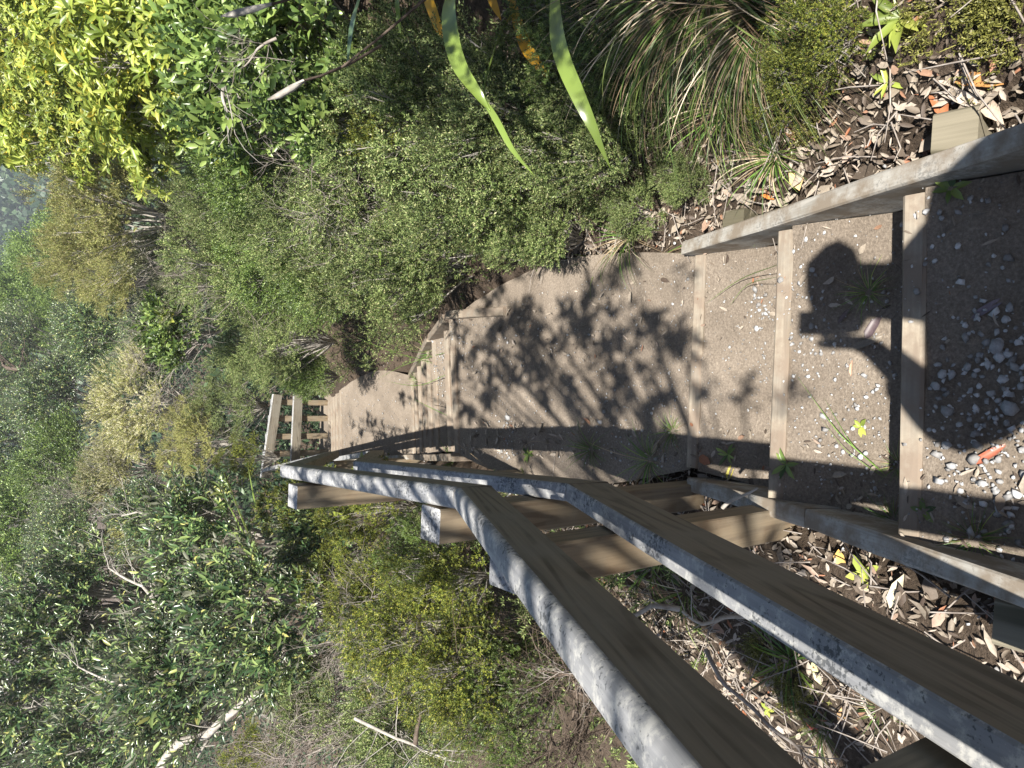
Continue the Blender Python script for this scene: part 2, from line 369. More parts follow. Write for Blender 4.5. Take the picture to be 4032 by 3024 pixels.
for s in STEPS: riser(*s)
# path surface between the boards: one strip per tread
acc = Acc()
def strip(L0, R0, z0, L1, R1, z1, wl=0., wr=0.):
    n = max(6, int((L1[1] - L0[1]) / .03)); m = 28
    a = np.linspace(0, 1, n)[:, None]; b = np.linspace(0, 1, m)[None, :]
    lx = L0[0] + (L1[0] - L0[0]) * a - wl * np.sin(a * math.pi); rx = R0[0] + (R1[0] - R0[0]) * a + wr * np.sin(a * math.pi)
    ly = L0[1] + (L1[1] - L0[1]) * a; ry = R0[1] + (R1[1] - R0[1]) * a
    x = lx + (rx - lx) * b; y = ly + (ry - ly) * b
    z = z0 + (z1 - z0) * a + 0 * b + .006 * vnoise(x * 6, y * 6, 1) + .002 * vnoise(x * 31, y * 31, 2) - .010 * np.sin(b * math.pi)
    V = np.stack([x, y, z], -1).reshape(-1, 3); id_ = np.arange(n * m).reshape(n, m)
    acc.add(V, np.stack([id_[:-1, :-1], id_[:-1, 1:], id_[1:, 1:], id_[1:, :-1]], -1).reshape(-1, 4))
strip((-.36, -2.0), (.45, -2.0), -.75, (-.36, -.30), (.46, -.30), -1.405)
for i in range(len(STEPS) - 1):
    (L0, R0, z0, _), (L1, R1, z1, _) = STEPS[i], STEPS[i + 1]
    lng = L1[1] - L0[1] > 1
    zs = z1 + (.02 if not lng else (.19 if i == 4 else .15))
    strip((L0[0] - .01, L0[1] + .001), (R0[0] + .01, R0[1] + .001), zs, (L1[0] - .01, L1[1] - .049), (R1[0] + .01, R1[1] - .049), z1 - .002, .12 if lng else 0, .14 if lng else 0)
L0, R0, z0, _ = STEPS[-1]
strip((L0[0], L0[1]), (R0[0], R0[1]), z0 - .18, (L0[0] - .1, L0[1] + .9), (R0[0] + .6, R0[1] + .9), z0 - .25, 0, 0)
path = link('path', acc.mesh('path', [MT['path']], True)); tag(path, kind='structure')

# edging boards with stakes
def edging(A, B, label, stakes=(), w=.05, h=.17, mat=None, out=1):
    t = thing('edging_board', (np.array(A) + np.array(B)) / 2, label, 'edging board', 'timber edging boards beside the path')
    box_between('plank', A, B, w, h, mat or MT['edging'], t, bev=.005, jit=.001)
    A = np.array(A); B = np.array(B)
    for f, ww, hh in stakes:
        P = A + (B - A) * f; D = (B - A) / np.linalg.norm(B - A); side = np.cross(D, [0, 0, 1]); side /= np.linalg.norm(side)
        C = P + side * out * (w / 2 + ww / 2 + .001)
        a = C - D * hh / 2 * [1, 1, 0] - np.array([0, 0, .035]); b = C + D * hh / 2 * [1, 1, 0] - np.array([0, 0, .035])
        a[2] = b[2] = C[2] - .03
        box_between('stake', a, b, ww, .45, MT['stakewood'], t, bev=.006)
    return t
nE = 1.205
edging(sl(.492, -.9, nE), sl(.487, 1.70, nE), 'long pale weathered edging board on the right of the near steps, below the grassy bank', [(.575, .09, .10), (.885, .06, .09)])
edging(sl(-.362, -.9, nE + .01), sl(-.362, .98, nE + .01), 'shaded edging board on the left of the near steps under the rails', [(.70, .09, .10)], out=-1)
edging(sl(-.362, .985, nE + .012), sl(-.395, 1.62, nE + .03), 'dirt-covered edging board on the left, catching a patch of sun at the dappled landing', out=-1)
edging((.39, 3.0, -2.36), (.405, 3.62, -2.40), 'half-hidden edging board on the right of the long landing under the foliage', mat=MT['board'])
edging((.385, 3.65, -2.40), (.32, 4.42, -2.79), 'shaded edging board stepping down on the right just beyond the long landing', mat=MT['board'])
edging((.31, 4.43, -2.78), (.04, 6.36, -3.79), 'edging board buried in the shrubs on the right of the lower flight', mat=MT['board'])
edging((-.455, 3.52, -2.42), (-.79, 6.30, -3.80), 'edging board on the left of the lower flight under the handrail', mat=MT['board'])
edging((-.79, 6.32, -3.79), (-1.04, 8.35, -3.98), 'edging board on the left of the sunny gravel landing', mat=MT['edging'])

# ---------------------------------------------------------------- handrail
HR = [sl(-.346, -1.1, .283), np.array([-.302, 1.515, -1.052]), np.array([-.437, 3.17, -1.235]), np.array([-.74, 6.35, -2.93]), np.array([-1.48, 10.93, -3.95])]
MR = [sl(-.346, -1.1, .622), np.array([-.303, 1.465, -1.405]), np.array([-.43, 3.17, -1.60]), np.array([-.74, 6.35, -3.38]), np.array([-1.44, 10.93, -4.42])]
HR[0] = HR[1] + (HR[0] - HR[1]) / np.linalg.norm(HR[0] - HR[1]) * 2.6
rail = thing('handrail', (-.35, 1.5, -2.3), 'long weathered timber handrail with a lower rail running down the left of the steps', 'handrail')
def mitre(P, i):
    a = nrm(P[i] - P[i - 1]); b = nrm(P[i + 1] - P[i]); return nrm(a + b)
for P, nm, w, h, rr in ((HR, 'top_rail', .058, .107, .017), (MR, 'lower_rail', .051, .138, None)):
    for i in range(4):
        A, B = P[i].copy(), P[i + 1].copy(); d = nrm(B - A)
        box_between(nm, A + d * .0012 * (i > 0), B - d * .0012, w, h, MT['brown'], rail, roundr=rr, bev=.004, topmat=MT['greytop'],
                    mitreA=mitre(P, i) if i > 0 else None, mitreB=mitre(P, i + 1) if i < 3 else None)
def post(cx_, cy_, ztop, zbot, s=.095, lean=0, mat='palewood', parent=rail, topm='greytop', rz=0):
    t = np.array([cx_, cy_, ztop]); b = np.array([cx_, cy_ - lean, zbot])
    o = box_between('post', b, t, s, s, MT[mat], parent, upv=(math.sin(rz), -math.cos(rz), 0), bev=.004)
    # box_between measures from the top face: recentre on the axis
    off = nrm(np.cross(nrm(t - b), np.cross(np.array([math.sin(rz), -math.cos(rz), 0]), nrm(t - b))))
    o.location = Vector(o.location) + Vector(off * s / 2)
    me = o.data; me.materials.append(MT[topm])
    me.polygons[len(me.polygons) - 1].material_index = len(me.materials) - 1
    return o
post(-.432, .31, -.52, -2.0, lean=.13, mat='brown')
post(-.392, 1.180, -.955, -2.55)
post(-.392, 1.640, -1.065, -2.7, mat='palewood')
post(-.497, 2.83, -1.16, -2.95)
post(-.86, 6.40, -3.0, -4.3); post(-1.20, 8.5, -3.5, -4.5)
# spacer block between post and rail at the joint
b = box_between('spacer_block', (-.372, 1.27, -1.0), (-.372, 1.33, -1.03), .04, .07, MT['palewood'], rail)

ff = thing('fence', (-.9, 11.0, -5.05), 'short timber fence across the foot of the steps, two rails on four posts', 'fence')
fa, fb = np.array([-1.60, 10.98, -3.97]), np.array([-.30, 11.1, -4.16])
box_between('top_rail', fa, fb, .06, .15, MT['brown'], ff, bev=.006, topmat=MT['greytop'])
box_between('lower_rail', fa + [.1, .0, -.47], fb + [.01, 0, -.34], .05, .15, MT['brown'], ff, bev=.004, topmat=MT['greytop'])
for f in (.27, .48, .70, .90):
    P = fa + (fb - fa) * f + [0, .085, 0]; post(P[0], P[1], P[2] - .03, -5.6, s=.09, parent=ff)

def ghit(px, py, off=0.0):
    v = ray(px, py); t = np.linspace(.3, 40, 6000); P = v[None] * t[:, None]
    z = surf(P[:, 0], P[:, 1]) + off; w = P[:, 2] < z; i = int(np.argmax(w)) if w.any() else 600; return P[i]
def surf(x, y):
    """path treads where there are any, else the terrain"""
    x = np.atleast_1d(np.asarray(x, float)); y = np.atleast_1d(np.asarray(y, float)); z = terr(x, y)
    for i in range(len(STEPS) - 1):
        (L0, R0, z0, _), (L1, R1, z1, _) = STEPS[i], STEPS[i + 1]
        f = np.clip((x - L0[0]) / (R0[0] - L0[0]), 0, 1); ya = L0[1] + (R0[1] - L0[1]) * f; yb = L1[1] + (R1[1] - L1[1]) * f
        lng = L1[1] - L0[1] > 1; zs = z1 + (.02 if not lng else (.19 if i == 4 else .15)); g = np.clip((y - ya) / (yb - ya), 0, 1)
        w = (y > ya) & (y <= yb) & (x > L0[0] + (L1[0] - L0[0]) * g - .02) & (x < R0[0] + (R1[0] - R0[0]) * g + .02)
        zz = zs + (z1 - .002 - zs) * g + .006 * vnoise(x * 6, y * 6, 1) - .006
        z = np.where(w, zz, z)
    return z
# ---------------------------------------------------------------- foliage builders
def leaf_small():      # rhombus, along X
    return np.array([[0, 0, 0], [.45, -.5, .05], [1, 0, 0], [.45, .5, .05]], float), np.array([[0, 1, 2], [0, 2, 3]])
def leaf_big():        # folded, curled blade, along X, width +-.5
    V = np.array([[0, 0, 0], [.3, 0, -.02], [.68, 0, -.05], [1, 0, -.16], [.28, .42, .06], [.28, -.42, .06], [.68, .4, .02], [.68, -.4, .02]], float)
    return V, np.array([[0, 1, 4], [0, 5, 1], [1, 2, 6], [1, 6, 4], [1, 5, 7], [1, 7, 2], [2, 3, 6], [2, 7, 3]])
LS, LB = leaf_small(), leaf_big()
def spray(nleaf, length, ll, lw, seed, big=False, spread=65, curve=.15, whorl=False, tip=.12):
    """one twig along X carrying leaves; template with (verts, tris, mat) mat 0 leaf, 1 stem"""
    r = np.random.default_rng(seed); a = Acc()
    T, F = LB if big else LS
    t = np.linspace(tip, 1, nleaf) if not whorl else r.uniform(.8, 1, nleaf)
    base = np.stack([t * length, curve * length * t ** 2 * r.uniform(-1, 1), curve * length * t ** 2 * r.uniform(-1, 1)], -1)
    ang = np.arange(nleaf) * 2.4 + r.normal(0, .3, nleaf); sp = np.radians(spread + r.normal(0, 12, nleaf)) * (1.1 - .5 * t)
    if whorl: sp = np.radians(spread + r.normal(0, 14, nleaf))
    D = np.stack([np.cos(sp), np.sin(sp) * np.cos(ang), np.sin(sp) * np.sin(ang)], -1)
    up = np.tile([1.0, 0, 0], (nleaf, 1)) + r.normal(0, .25, (nleaf, 3))
    Yv = nrm(np.cross(up, D)); Zv = np.cross(D, Yv); s = r.uniform(.75, 1.15, nleaf)
    a.inst(T, F, base, D, Yv, Zv, np.stack([s * ll, s * lw, s * ll], -1), 0)
    st = np.array([[0, -.0009, 0], [0, .0009, 0], [length, .0004, 0], [length, -.0004, 0]]); st[2:, 1:] += base[-1, 1:] * .9
    a.add(st, [[0, 1, 2], [0, 2, 3]], 1)
    return np.concatenate(a.V), np.concatenate(a.F), np.concatenate(a.M)
SP = {
 'needle': [spray(17, .075, .0155, .0062, k, spread=66) for k in range(5)],
 'needle_big': [spray(14, .12, .018, .006, k) for k in range(4)],
 'heath': [spray(16, .060, .0175, .0048, k, spread=74, tip=.45) for k in range(5)],
 'whorl': [spray(8, .05, .080, .026, k, True, 62, whorl=True) for k in range(4)],
 'whorl_s': [spray(8, .05, .058, .017, k, True, 50, whorl=True) for k in range(4)],
 'broad': [spray(7, .16, .085, .036, k, True, 60) for k in range(4)],
 'pairs': [spray(12, .20, .078, .023, k, True, 52) for k in range(5)],
 'pairs_s': [spray(10, .13, .034, .013, k, True, 55) for k in range(4)],
 'far': [spray(8, .30, .11, .05, k, False, 60) for k in range(3)],
}
def crown(R, kind, nclump, per, seed, shell=.5, clump=.30, base=(0, 0, -1), zmin=-.25, upb=.35, size=1., mats=None, extra=None, nbranch=None, thick=.02, twigs=True):
    """returns (crown mesh, branch mesh) of a shrub centred on the crown centre; R = radii"""
    global rng
    old = rng; rng = np.random.default_rng(seed)
    R = np.array(R, float); base = np.array(base, float) * R
    d = rdir(nclump * 3); d = d[d[:, 2] > zmin][:nclump]; nclump = len(d)
    rad = rng.uniform(shell, .92, nclump)
    C = d * rad[:, None] * R
    cs = clump * R.mean() * rng.uniform(.65, 1.25, nclump)
    a = Acc(); sprs = SP[kind]
    n = nclump * per; ci = rng.integers(0, nclump, n)
    q = rdir(n); q[:, 2] = np.where(q[:, 2] < -.3, -q[:, 2] * .4, q[:, 2]); q = nrm(q)
    P = C[ci] + q * (cs[ci] * rng.uniform(.25, 1.0, n) ** .6)[:, None]
    D = nrm(q * .7 + nrm(C[ci] + [0, 0, .2 * R[2]]) * .5 + np.array([0, 0, upb]) + rng.normal(0, .28, (n, 3)))
    var = rng.integers(0, len(sprs), n)
    X_, Y_, Z_ = frames(D, roll=1.5)
    s = rng.uniform(.75, 1.25, n) * size
    for k, (T, F, Mi) in enumerate(sprs):
        w = var == k
        a.inst(T, F, P[w], X_[w], Y_[w], Z_[w], s[w], Mi)
    if extra:      # second leaf colour or flowers on some sprays: (material, share)
        w = rng.random(n) < extra[1]; T, F, Mi = sprs[0]
        a.inst(T, F, P[w] + D[w] * .03, X_[w], Y_[w], Z_[w], s[w] * .9, np.full(len(F), 2))
    me = a.mesh('crown', (mats or [MT['l_kanuka'], MT['twig']]) + ([extra[0]] if extra else []))
    b = Acc(); nb = nbranch or max(6, nclump // 2)
    for i in range(min(nb, nclump)):
        t = np.linspace(0, 1, 6)[:, None]; mid = (base + C[i]) / 2 + rng.normal(0, .10, 3) * R
        Pp = base * (1 - t) ** 2 + 2 * mid * t * (1 - t) + C[i] * t ** 2 + np.sin(t * 9 + i) * .015 * R.mean()
        V, F = tube_tris(Pp, np.linspace(thick, thick * .22, 6)); b.add(V, F)
        if twigs:
            for k in range(5):
                e = C[i] + rdir(1)[0] * cs[i] * .95; st = Pp[4] * (1 - k / 6) + C[i] * (k / 6)
                m_ = (st + e) / 2 + rng.normal(0, .03, 3); V, F = tube_tris([st, m_, e], [thick * .2, thick * .12, thick * .05], 3); b.add(V, F)
    mb = b.mesh('stem', [MT['bark']], True)
    rng = old
    return me, mb
PROTO = {}
def proto(key, *a, **k):
    PROTO[key] = crown(*a, **k)
TW = MT['stemgreen']
proto('kan', (1, 1, .9), 'needle', 85, 52, 11, clump=.145, shell=.35, mats=[MT['l_kanuka'], TW], size=1.25)
proto('kan2', (1, 1, 1.1), 'needle', 85, 52, 12, clump=.145, shell=.35, mats=[MT['l_kanuka'], TW], size=1.35, zmin=-.5)
proto('olive', (1, 1, 1), 'needle', 85, 52, 13, clump=.145, shell=.35, mats=[MT['l_olive'], TW], size=1.3)
proto('grey', (1, 1, .8), 'needle', 85, 52, 14, clump=.145, shell=.35, mats=[MT['l_grey'], TW], size=1.3)
proto('nearkan', (.5, .5, .5), 'needle', 62, 38, 15, clump=.155, shell=.3, mats=[MT['l_kanuka'], TW], zmin=-.6, thick=.010)
proto('neargreen', (.5, .5, .5), 'heath', 80, 30, 16, clump=.17, shell=.4, mats=[MT['l_green'], TW], zmin=-.5, thick=.010)
proto('heath', (.5, .5, .5), 'heath', 56, 32, 17, clump=.15, shell=.3, mats=[MT['l_yellow'], TW], zmin=-.4, thick=.010)
proto('bright', (1, 1, 1), 'whorl', 95, 17, 18, clump=.2, shell=.45, mats=[MT['l_bright'], TW], size=1.05)
proto('bright_near', (.5, .5, .5), 'whorl', 40, 11, 19, clump=.30, mats=[MT['l_bright'], TW], size=.95, thick=.012)
proto('broad', (.5, .5, .5), 'broad', 36, 12, 20, clump=.32, mats=[MT['l_green'], TW], size=.9, thick=.014)
proto('pairs', (1, 1, 1), 'pairs', 100, 10, 21, clump=.2, shell=.4, mats=[MT['l_dark'], TW], zmin=-.6, thick=.03)
proto('pairs_near', (.6, .6, .6), 'pairs', 46, 8, 22, clump=.3, mats=[MT['l_dark'], TW], zmin=-.6, thick=.016)
proto('darkleaf', (1, 1, 1), 'pairs_s', 70, 48, 23, clump=.27, mats=[MT['l_dark'], TW], size=1.3)
proto('greenleaf', (1, 1, 1), 'pairs_s', 64, 46, 24, clump=.27, mats=[MT['l_green'], TW], size=1.3)
proto('flower', (1, 1, 1), 'needle', 60, 60, 25, clump=.26, mats=[MT['l_olive'], TW], size=1.5, extra=(MT['l_flower'], .40))
proto('fartree', (2, 2, 1.8), 'far', 60, 40, 26, clump=.24, mats=[MT['l_far'], TW], thick=.06, twigs=False)
proto('fartree_b', (2, 2, 1.8), 'far', 60, 40, 27, clump=.24, mats=[MT['l_farbright'], TW], thick=.06, twigs=False)

def shrub(key, px, py, depth, sc, label, name='shrub', cat='shrub', group=None, rz=None, P=None):
    if P is None and depth < 0: P = ghit(px, py) + [0, 0, -depth]
    P = at(px, py, depth) if P is None else np.array(P, float)
    c, b = PROTO[key]
    sc = np.array(sc if np.ndim(sc) else (sc, sc, sc), float)
    half = {'n': .5}.get(key, None)
    t = thing(name, (P[0], P[1], min(float(terr(P[0], P[1])), P[2] - .1)), label, cat, group)
    rz = random.uniform(0, 6.28) if rz is None else rz
    for nm, me in (('crown', c), ('stem' if name != 'tree' else 'trunk', b)):
        o = link(nm, me, t, local=True)
        o.location = (0, 0, P[2] - t.location.z); o.rotation_euler = (0, 0, rz); o.scale = sc
    return t
G = {}
S = shrub
# right side, from the far sunny bush to the bank by the steps
S('bright', 130, 200, 7.0, 1.2, 'tall yellow-green broadleaf bush glowing in the sun, topmost and farthest on the right')
S('bright', 90, 450, 8.6, (.75, .75, .8), 'yellow-green broadleaf bush in front of the dark far hill')
S('bright', 420, 90, 5.6, .80, 'sunlit yellow-green bush with crowded leaf whorls high on the right bank')
S('bright', 330, 420, 6.0, (.62, .62, .6), 'sunny lime-coloured bush between the tall broadleaf bush and the pale brown fine-leaved one')
S('bright_near', 700, 260, 4.2, 1.15, 'sprawling bush with large star-shaped whorls of bright green leaves')
S('bright_near', 640, 520, 4.7, .85, 'lower bush with drooping star-shaped green leaf whorls beside the fine brown foliage')
S('broad', 960, 60, 3.7, .80, 'bush of broad toothed shiny leaves with grey twigs showing')
S('broad', 1150, 110, 3.3, .75, 'dark green broad-leaved bush behind the arching grass stalks')
S('broad', 1000, 330, 3.9, .85, 'shaded green broad-leaved bush below the star-leaved bush')
S('olive', 480, 830, 6.6, (.85, .85, .8), 'pale olive-brown fine-leaved bush in full sun')
S('olive', 330, 1020, 10.5, (.70, .70, .8), 'golden feathery bush standing farther down the slope')
S('olive', 480, 1080, 9.0, (.6, .6, .6), 'brownish feathery bush behind the greyish fine-leaved one')
S('grey', 760, 1000, 7.2, (.8, .8, .8), 'greyish twiggy fine-leaved bush above the shaded hollow')
S('bright_near', 980, 480, 4.3, .6, 'small bush of yellow-green leaf stars at the lower edge of the broadleaf group')
S('kan', 880, 700, 5.6, (.62, .62, .6), 'fine dark green bush below the olive-brown one with bare grey twigs')
S('kan2', 1020, 1060, 6.2, .72, 'dense fine-leaved green bush hanging over the lower landing')
S('kan', 1120, 1330, 7.0, (.62, .62, .6), 'spreading fine-leaved bush whose sprays point towards the far fence')
S('kan', 1180, 800, 4.8, .62, 'fine-leaved green bush with pale seedheads in the middle of the right slope')
S('nearkan', 1420, 1010, 4.7, (1.0, 1.0, 1.0), 'dark fine-leaved bush above the lower flight of steps')
S('nearkan', 1430, 720, 4.1, 1.0, 'small-leaved bush of mixed light and dark sprays behind the narrow strap leaves')
S('nearkan', 1640, 1010, 3.9, .92, 'overhanging fine-leaved bush at the right edge of the long landing')
S('nearkan', 1620, 420, 3.3, .95, 'grey-green fine-leaved bush behind the twisted flax leaf')
S('nearkan', 1900, 780, 3.2, .85, 'dark small-leaved bush between the flax leaf tip and the long landing')
S('nearkan', 2010, 420, 2.9, .78, 'sunlit pale green small-leaved bush between the two long flax leaves')
S('nearkan', 2300, 560, 2.75, .68, 'small-leaved green bush below the glossy flax leaf')
S('neargreen', 2380, 90, 2.5, .70, 'deep green feathery bush in the shade at the top of the bank')
S('neargreen', 2680, 20, 2.3, .50, 'dark feathery bush behind the drooping sedge')
S('nearkan', 2130, 900, 3.1, .55, 'low fine-leaved shrub next to the grass tufts beside the landing')
S('greenleaf', 1230, 1480, 7.4, (.26, .26, .30), 'small glossy green shrub spilling over the sunny gravel landing')
S('broad', 720, 1290, 7.5, .80, 'shiny large-leaved sapling standing over the dark hollow')
# beyond the fence, middle
S('kan', 1000, 1330, 8.6, (.7, .7, .65), 'fine-leaved bush right of the far fence with a dark hollow beside it')
S('flower', 560, 1580, 12.5, (.95, .95, .8), 'bush covered in cream flower heads in the middle distance')
S('flower', 480, 1850, 13.0, (.75, .75, .7), 'smaller cream-flowered bush left of the large flowering one')
S('olive', 780, 1740, 11.8, (.85, .85, .75), 'olive-green feathery bush just beyond the far fence')
S('kan2', 900, 1600, 11.8, (.75, .75, .6), 'brownish green thicket directly behind the fence top rail')
S('heath', 975, 1810, 9.8, (.75, .75, .9), 'small yellow-green heath bush at the left end of the far fence')
S('darkleaf', 430, 1280, 14.5, (1.1, 1.1, 1), 'dark leafy bush between the golden feathery bush and the cream flowers')
S('darkleaf', 620, 1380, 13.0, (.8, .8, .7), 'blue-green leafy bush just right of the cream-flowered bush')
S('darkleaf', 280, 1600, 18.0, (1.5, 1.5, 1.3), 'wide dark green leafy tree with pale dead twigs in the middle distance', 'tree', 'tree')
S('greenleaf', 300, 1850, 16.0, (1.3, 1.3, 1.1), 'leafy green tree behind the smaller cream-flowered bush', 'tree', 'tree')
S('darkleaf', 130, 1420, 24.0, (1.7, 1.7, 1.5), 'dark leafy tree near the top beside the grey dead branch', 'tree', 'tree')
S('darkleaf', 110, 1760, 22.0, (1.8, 1.8, 1.5), 'dark green tree at the far edge of the thicket', 'tree', 'tree')
S('greenleaf', 110, 2080, 17.0, (1.5, 1.5, 1.3), 'light green leafy tree high on the left side', 'tree', 'tree')
S('darkleaf', 330, 2120, 13.0, (1.0, 1.0, .9), 'blotchy green leafy tree left of the cream flowers', 'tree', 'tree')
S('olive', 560, 2080, 11.5, (.65, .65, .6), 'yellowish fine-leaved bush glimpsed through the grey branches on the left')
S('olive', 620, 2330, 10.0, (.7, .7, .6), 'sunny yellow-green bush behind the bare grey branches')
# left: narrow-leaved trees with pale branches
S('pairs', 330, 2420, 9.0, 1.0, 'large narrow-leaved tree with pale branches on the left', 'tree', 'tree')
S('pairs', 160, 2760, 8.5, 1.15, 'deeply shaded narrow-leaved tree at the far left corner', 'tree', 'tree')
S('pairs', 640, 2050, 8.6, (.62, .62, .6), 'narrow-leaved tree with yellowish young leaves beside the fence', 'tree', 'tree')
S('pairs', 560, 2800, 6.6, .85, 'narrow-leaved tree growing over the thick pale trunk', 'tree', 'tree')
S('pairs_near', 900, 2170, 5.4, .90, 'dense grey-green narrow-leaved shrub left of the handrail end')
S('pairs_near', 1060, 2430, 4.0, .72, 'narrow-leaved shrub with thick leathery leaves showing pale undersides')
S('pairs_near', 760, 2600, 5.2, .90, 'narrow-leaved shrub behind the bare grey branch')
S('heath', 1230, 1990, 4.9, .75, 'yellow-green heath bush close under the far end of the handrail')
S('heath', 1450, 2010, 4.0, .62, 'yellow-tipped heath bush beside the square end of the rail post')
S('heath', 1330, 2280, 4.0, .50, 'golden heath bush left of the rail joint')
S('heath', 1760, 2290, 3.3, .50, 'pale heath bush tucked under the rail post near the joint')
S('heath', 1640, 2500, 3.3, .70, 'dark olive heath bush with bright yellow tips in the lower left')
S('heath', 1830, 2660, 3.1, .66, 'yellow-tipped heath bush close to the big handrail')
S('heath', 1020, 2960, 4.3, .45, 'small bright yellow heath bush at the lower left edge')
S('neargreen', 1680, 2200, 3.6, .50, 'deep green feathery bush in the shade below the rail post')

S('heath', 1500, 2380, 3.7, .62, 'shadowy fine-leaved bush between the golden heath bush and the rail posts')
S('nearkan', 1950, 2560, 3.5, .80, 'dark green fine-leaved bush deep in the shade left of the big handrail')
S('nearkan', 1560, 2780, 3.9, .80, 'dark fine-leaved bush behind the lichen-grey branch')
S('neargreen', 2000, 2780, 3.2, .62, 'shaded green feathery bush beside the brown dead twigs')
S('nearkan', 1250, 2700, 4.4, .75, 'dark fine-leaved bush below the knobbly trunk')
S('pairs_near', 1300, 2130, 4.9, .6, 'narrow-leaved shrub between two yellow-green heath bushes')
S('greenleaf', 1080, 1010, 5.9, (.42, .42, .42), 'fresh green leafy shrub in the middle of the right slope')
S('greenleaf', 1300, 1130, 5.2, (.34, .34, .34), 'fresh green leafy shrub hanging over the lower flight')
S('greenleaf', 1000, 620, 4.6, (.40, .40, .40), 'medium green leafy shrub just below the star-leaved bush')
S('broad', 1290, 380, 3.5, .6, 'broad-leaved bush in the shade behind the bent stalk')
S('heath', 1500, 480, 3.4, .55, 'olive-green heath bush left of the twisted flax leaf')
S('nearkan', 2430, 380, 2.6, .55, 'small-leaved bush between the glossy flax leaf and the drooping sedge')
S('heath', 3200, 330, -.09, .26, 'bright yellow-green feathery shrublet under the dry grass on the bank')
S('heath', 3330, 150, -.10, .28, 'green feathery shrublet beside the star-shaped rosette plant')
S('heath', 3050, 480, -.07, .20, 'yellow-green feathery shrublet tangled in the dry grass')
S('nearkan', 2560, 830, -.10, .30, 'low green fine-leaved shrublet at the corner of the pale edging board')
S('nearkan', 2740, 720, -.09, .26, 'small greyish shrublet on the litter above the pale edging board')
# trees on the far slope
k = 0
for (px, py, d, sc, key, lab) in [
    (190, 1150, 34, 1.1, 'fartree_b', 'bright green round-topped tree beyond the golden feathery bush'),
    (80, 1250, 44, 1.5, 'fartree_b', 'bright green tree near the top edge, left of its brightest neighbour'),
    (240, 1000, 38, 1.1, 'fartree_b', 'green tree at the foot of the dark far hill'),
    (260, 1260, 30, .8, 'fartree_b', 'small fresh green tree in front of two larger ones near the top edge'),
    (110, 1080, 60, 1.3, 'fartree_b', 'green tree standing against the dark blue-green hill')]:
    S(key, px, py, d, sc, lab, 'tree', 'tree', 'trees beyond the thicket')

# far forest on the hill, one mass
def forest():
    a = Acc(); T = SP['far']; n = 900
    yy = 45 + rng.random(n) ** 1.3 * 420; xx = rng.uniform(-.1, .5, n) * yy
    for i in range(3):
        pass
    tot = 150; ctr = np.stack([xx, yy, terr(xx, yy) + 2], -1)
    s = 1.4 + yy / 60
    q = rdir(n * tot); q[:, 2] = np.abs(q[:, 2]); ci = np.repeat(np.arange(n), tot)
    lump = 1 + .25 * np.sin(q[:, 0] * 7 + ci) * np.cos(q[:, 1] * 6 + ci * 2)
    P = ctr[ci] + q * (s[ci] * lump)[:, None] * [1.25, 1.25, 1]
    D = nrm(q + rng.normal(0, .4, q.shape)); X_, Y_, Z_ = frames(D, roll=1.5)
    Tq = np.array([[0, -.5, 0], [.2, .6, 0], [1.1, .2, .1], [.8, -.6, 0]]); 
    a.inst(Tq, np.array([[0, 2, 1], [0, 3, 2]]), P, X_, Y_, Z_, (s[ci] * .27) * rng.uniform(.6, 1.2, n * tot), 0)
    return a.mesh('forest', [MT['l_far']])
o = link('distant_forest', forest()); tag(o, 'dark blue-green forest covering the far hillside', 'forest', kind='stuff')

# low undergrowth over all the ground off the path
def undergrowth(n, key, seed, region, size, lift, mats, dens=None):
    global rng
    rng = np.random.default_rng(seed); a = Acc(); x, y = region(n)
    z = terr(x, y); P = np.stack([x, y, z + lift * rng.random(len(x)) ** 1.5], -1)
    D = nrm(np.stack([rng.normal(0, .6, len(x)), rng.normal(0, .6, len(x)), np.full(len(x), .9)], -1)); X_, Y_, Z_ = frames(D, roll=1.5)
    v = rng.integers(0, len(SP[key]), len(x)); s = rng.uniform(.7, 1.3, len(x)) * size
    for k, (T, F, Mi) in enumerate(SP[key]):
        w = v == k; a.inst(T, F, P[w], X_[w], Y_[w], Z_[w], s[w], Mi)
    return a.mesh('undergrowth', mats)
def reg_right(n):
    y = 2.0 + rng.random(n) * 10; d = .56 + .25 * sm(3, 2, y) + rng.random(n) ** 1.3 * 4.5; return pcx(y) + d, y
def reg_left(n):
    y = 1.6 + rng.random(n) * 10; d = .55 + rng.random(n) ** 1.2 * 5; return pcx(y) - d, y
def reg_far(n):
    y = 10.9 + rng.random(n) ** 1.2 * 40; x = rng.uniform(-.9, .9, n) * y; 
    w = ~((np.abs(x - pcx(y)) < .9) & (y < 11.6)); return x[w], y[w]
for nm, me, lab in (
    ('undergrowth', undergrowth(9000, 'needle', 41, reg_right, 1.3, .35, [MT['l_kanuka'], TW]), 'low fine-leaved undergrowth covering the slope right of the steps'),
    ('undergrowth', undergrowth(9000, 'heath', 42, reg_left, 1.5, .35, [MT['l_kanuka'], TW]), 'low green undergrowth covering the slope left of the handrail'),
    ('undergrowth', undergrowth(16000, 'far', 43, reg_far, 1.3, 1.6, [MT['l_far'], TW]), 'tangled undergrowth between the trees beyond the fence')):
    o = link(nm, me); tag(o, lab, 'undergrowth', kind='stuff')

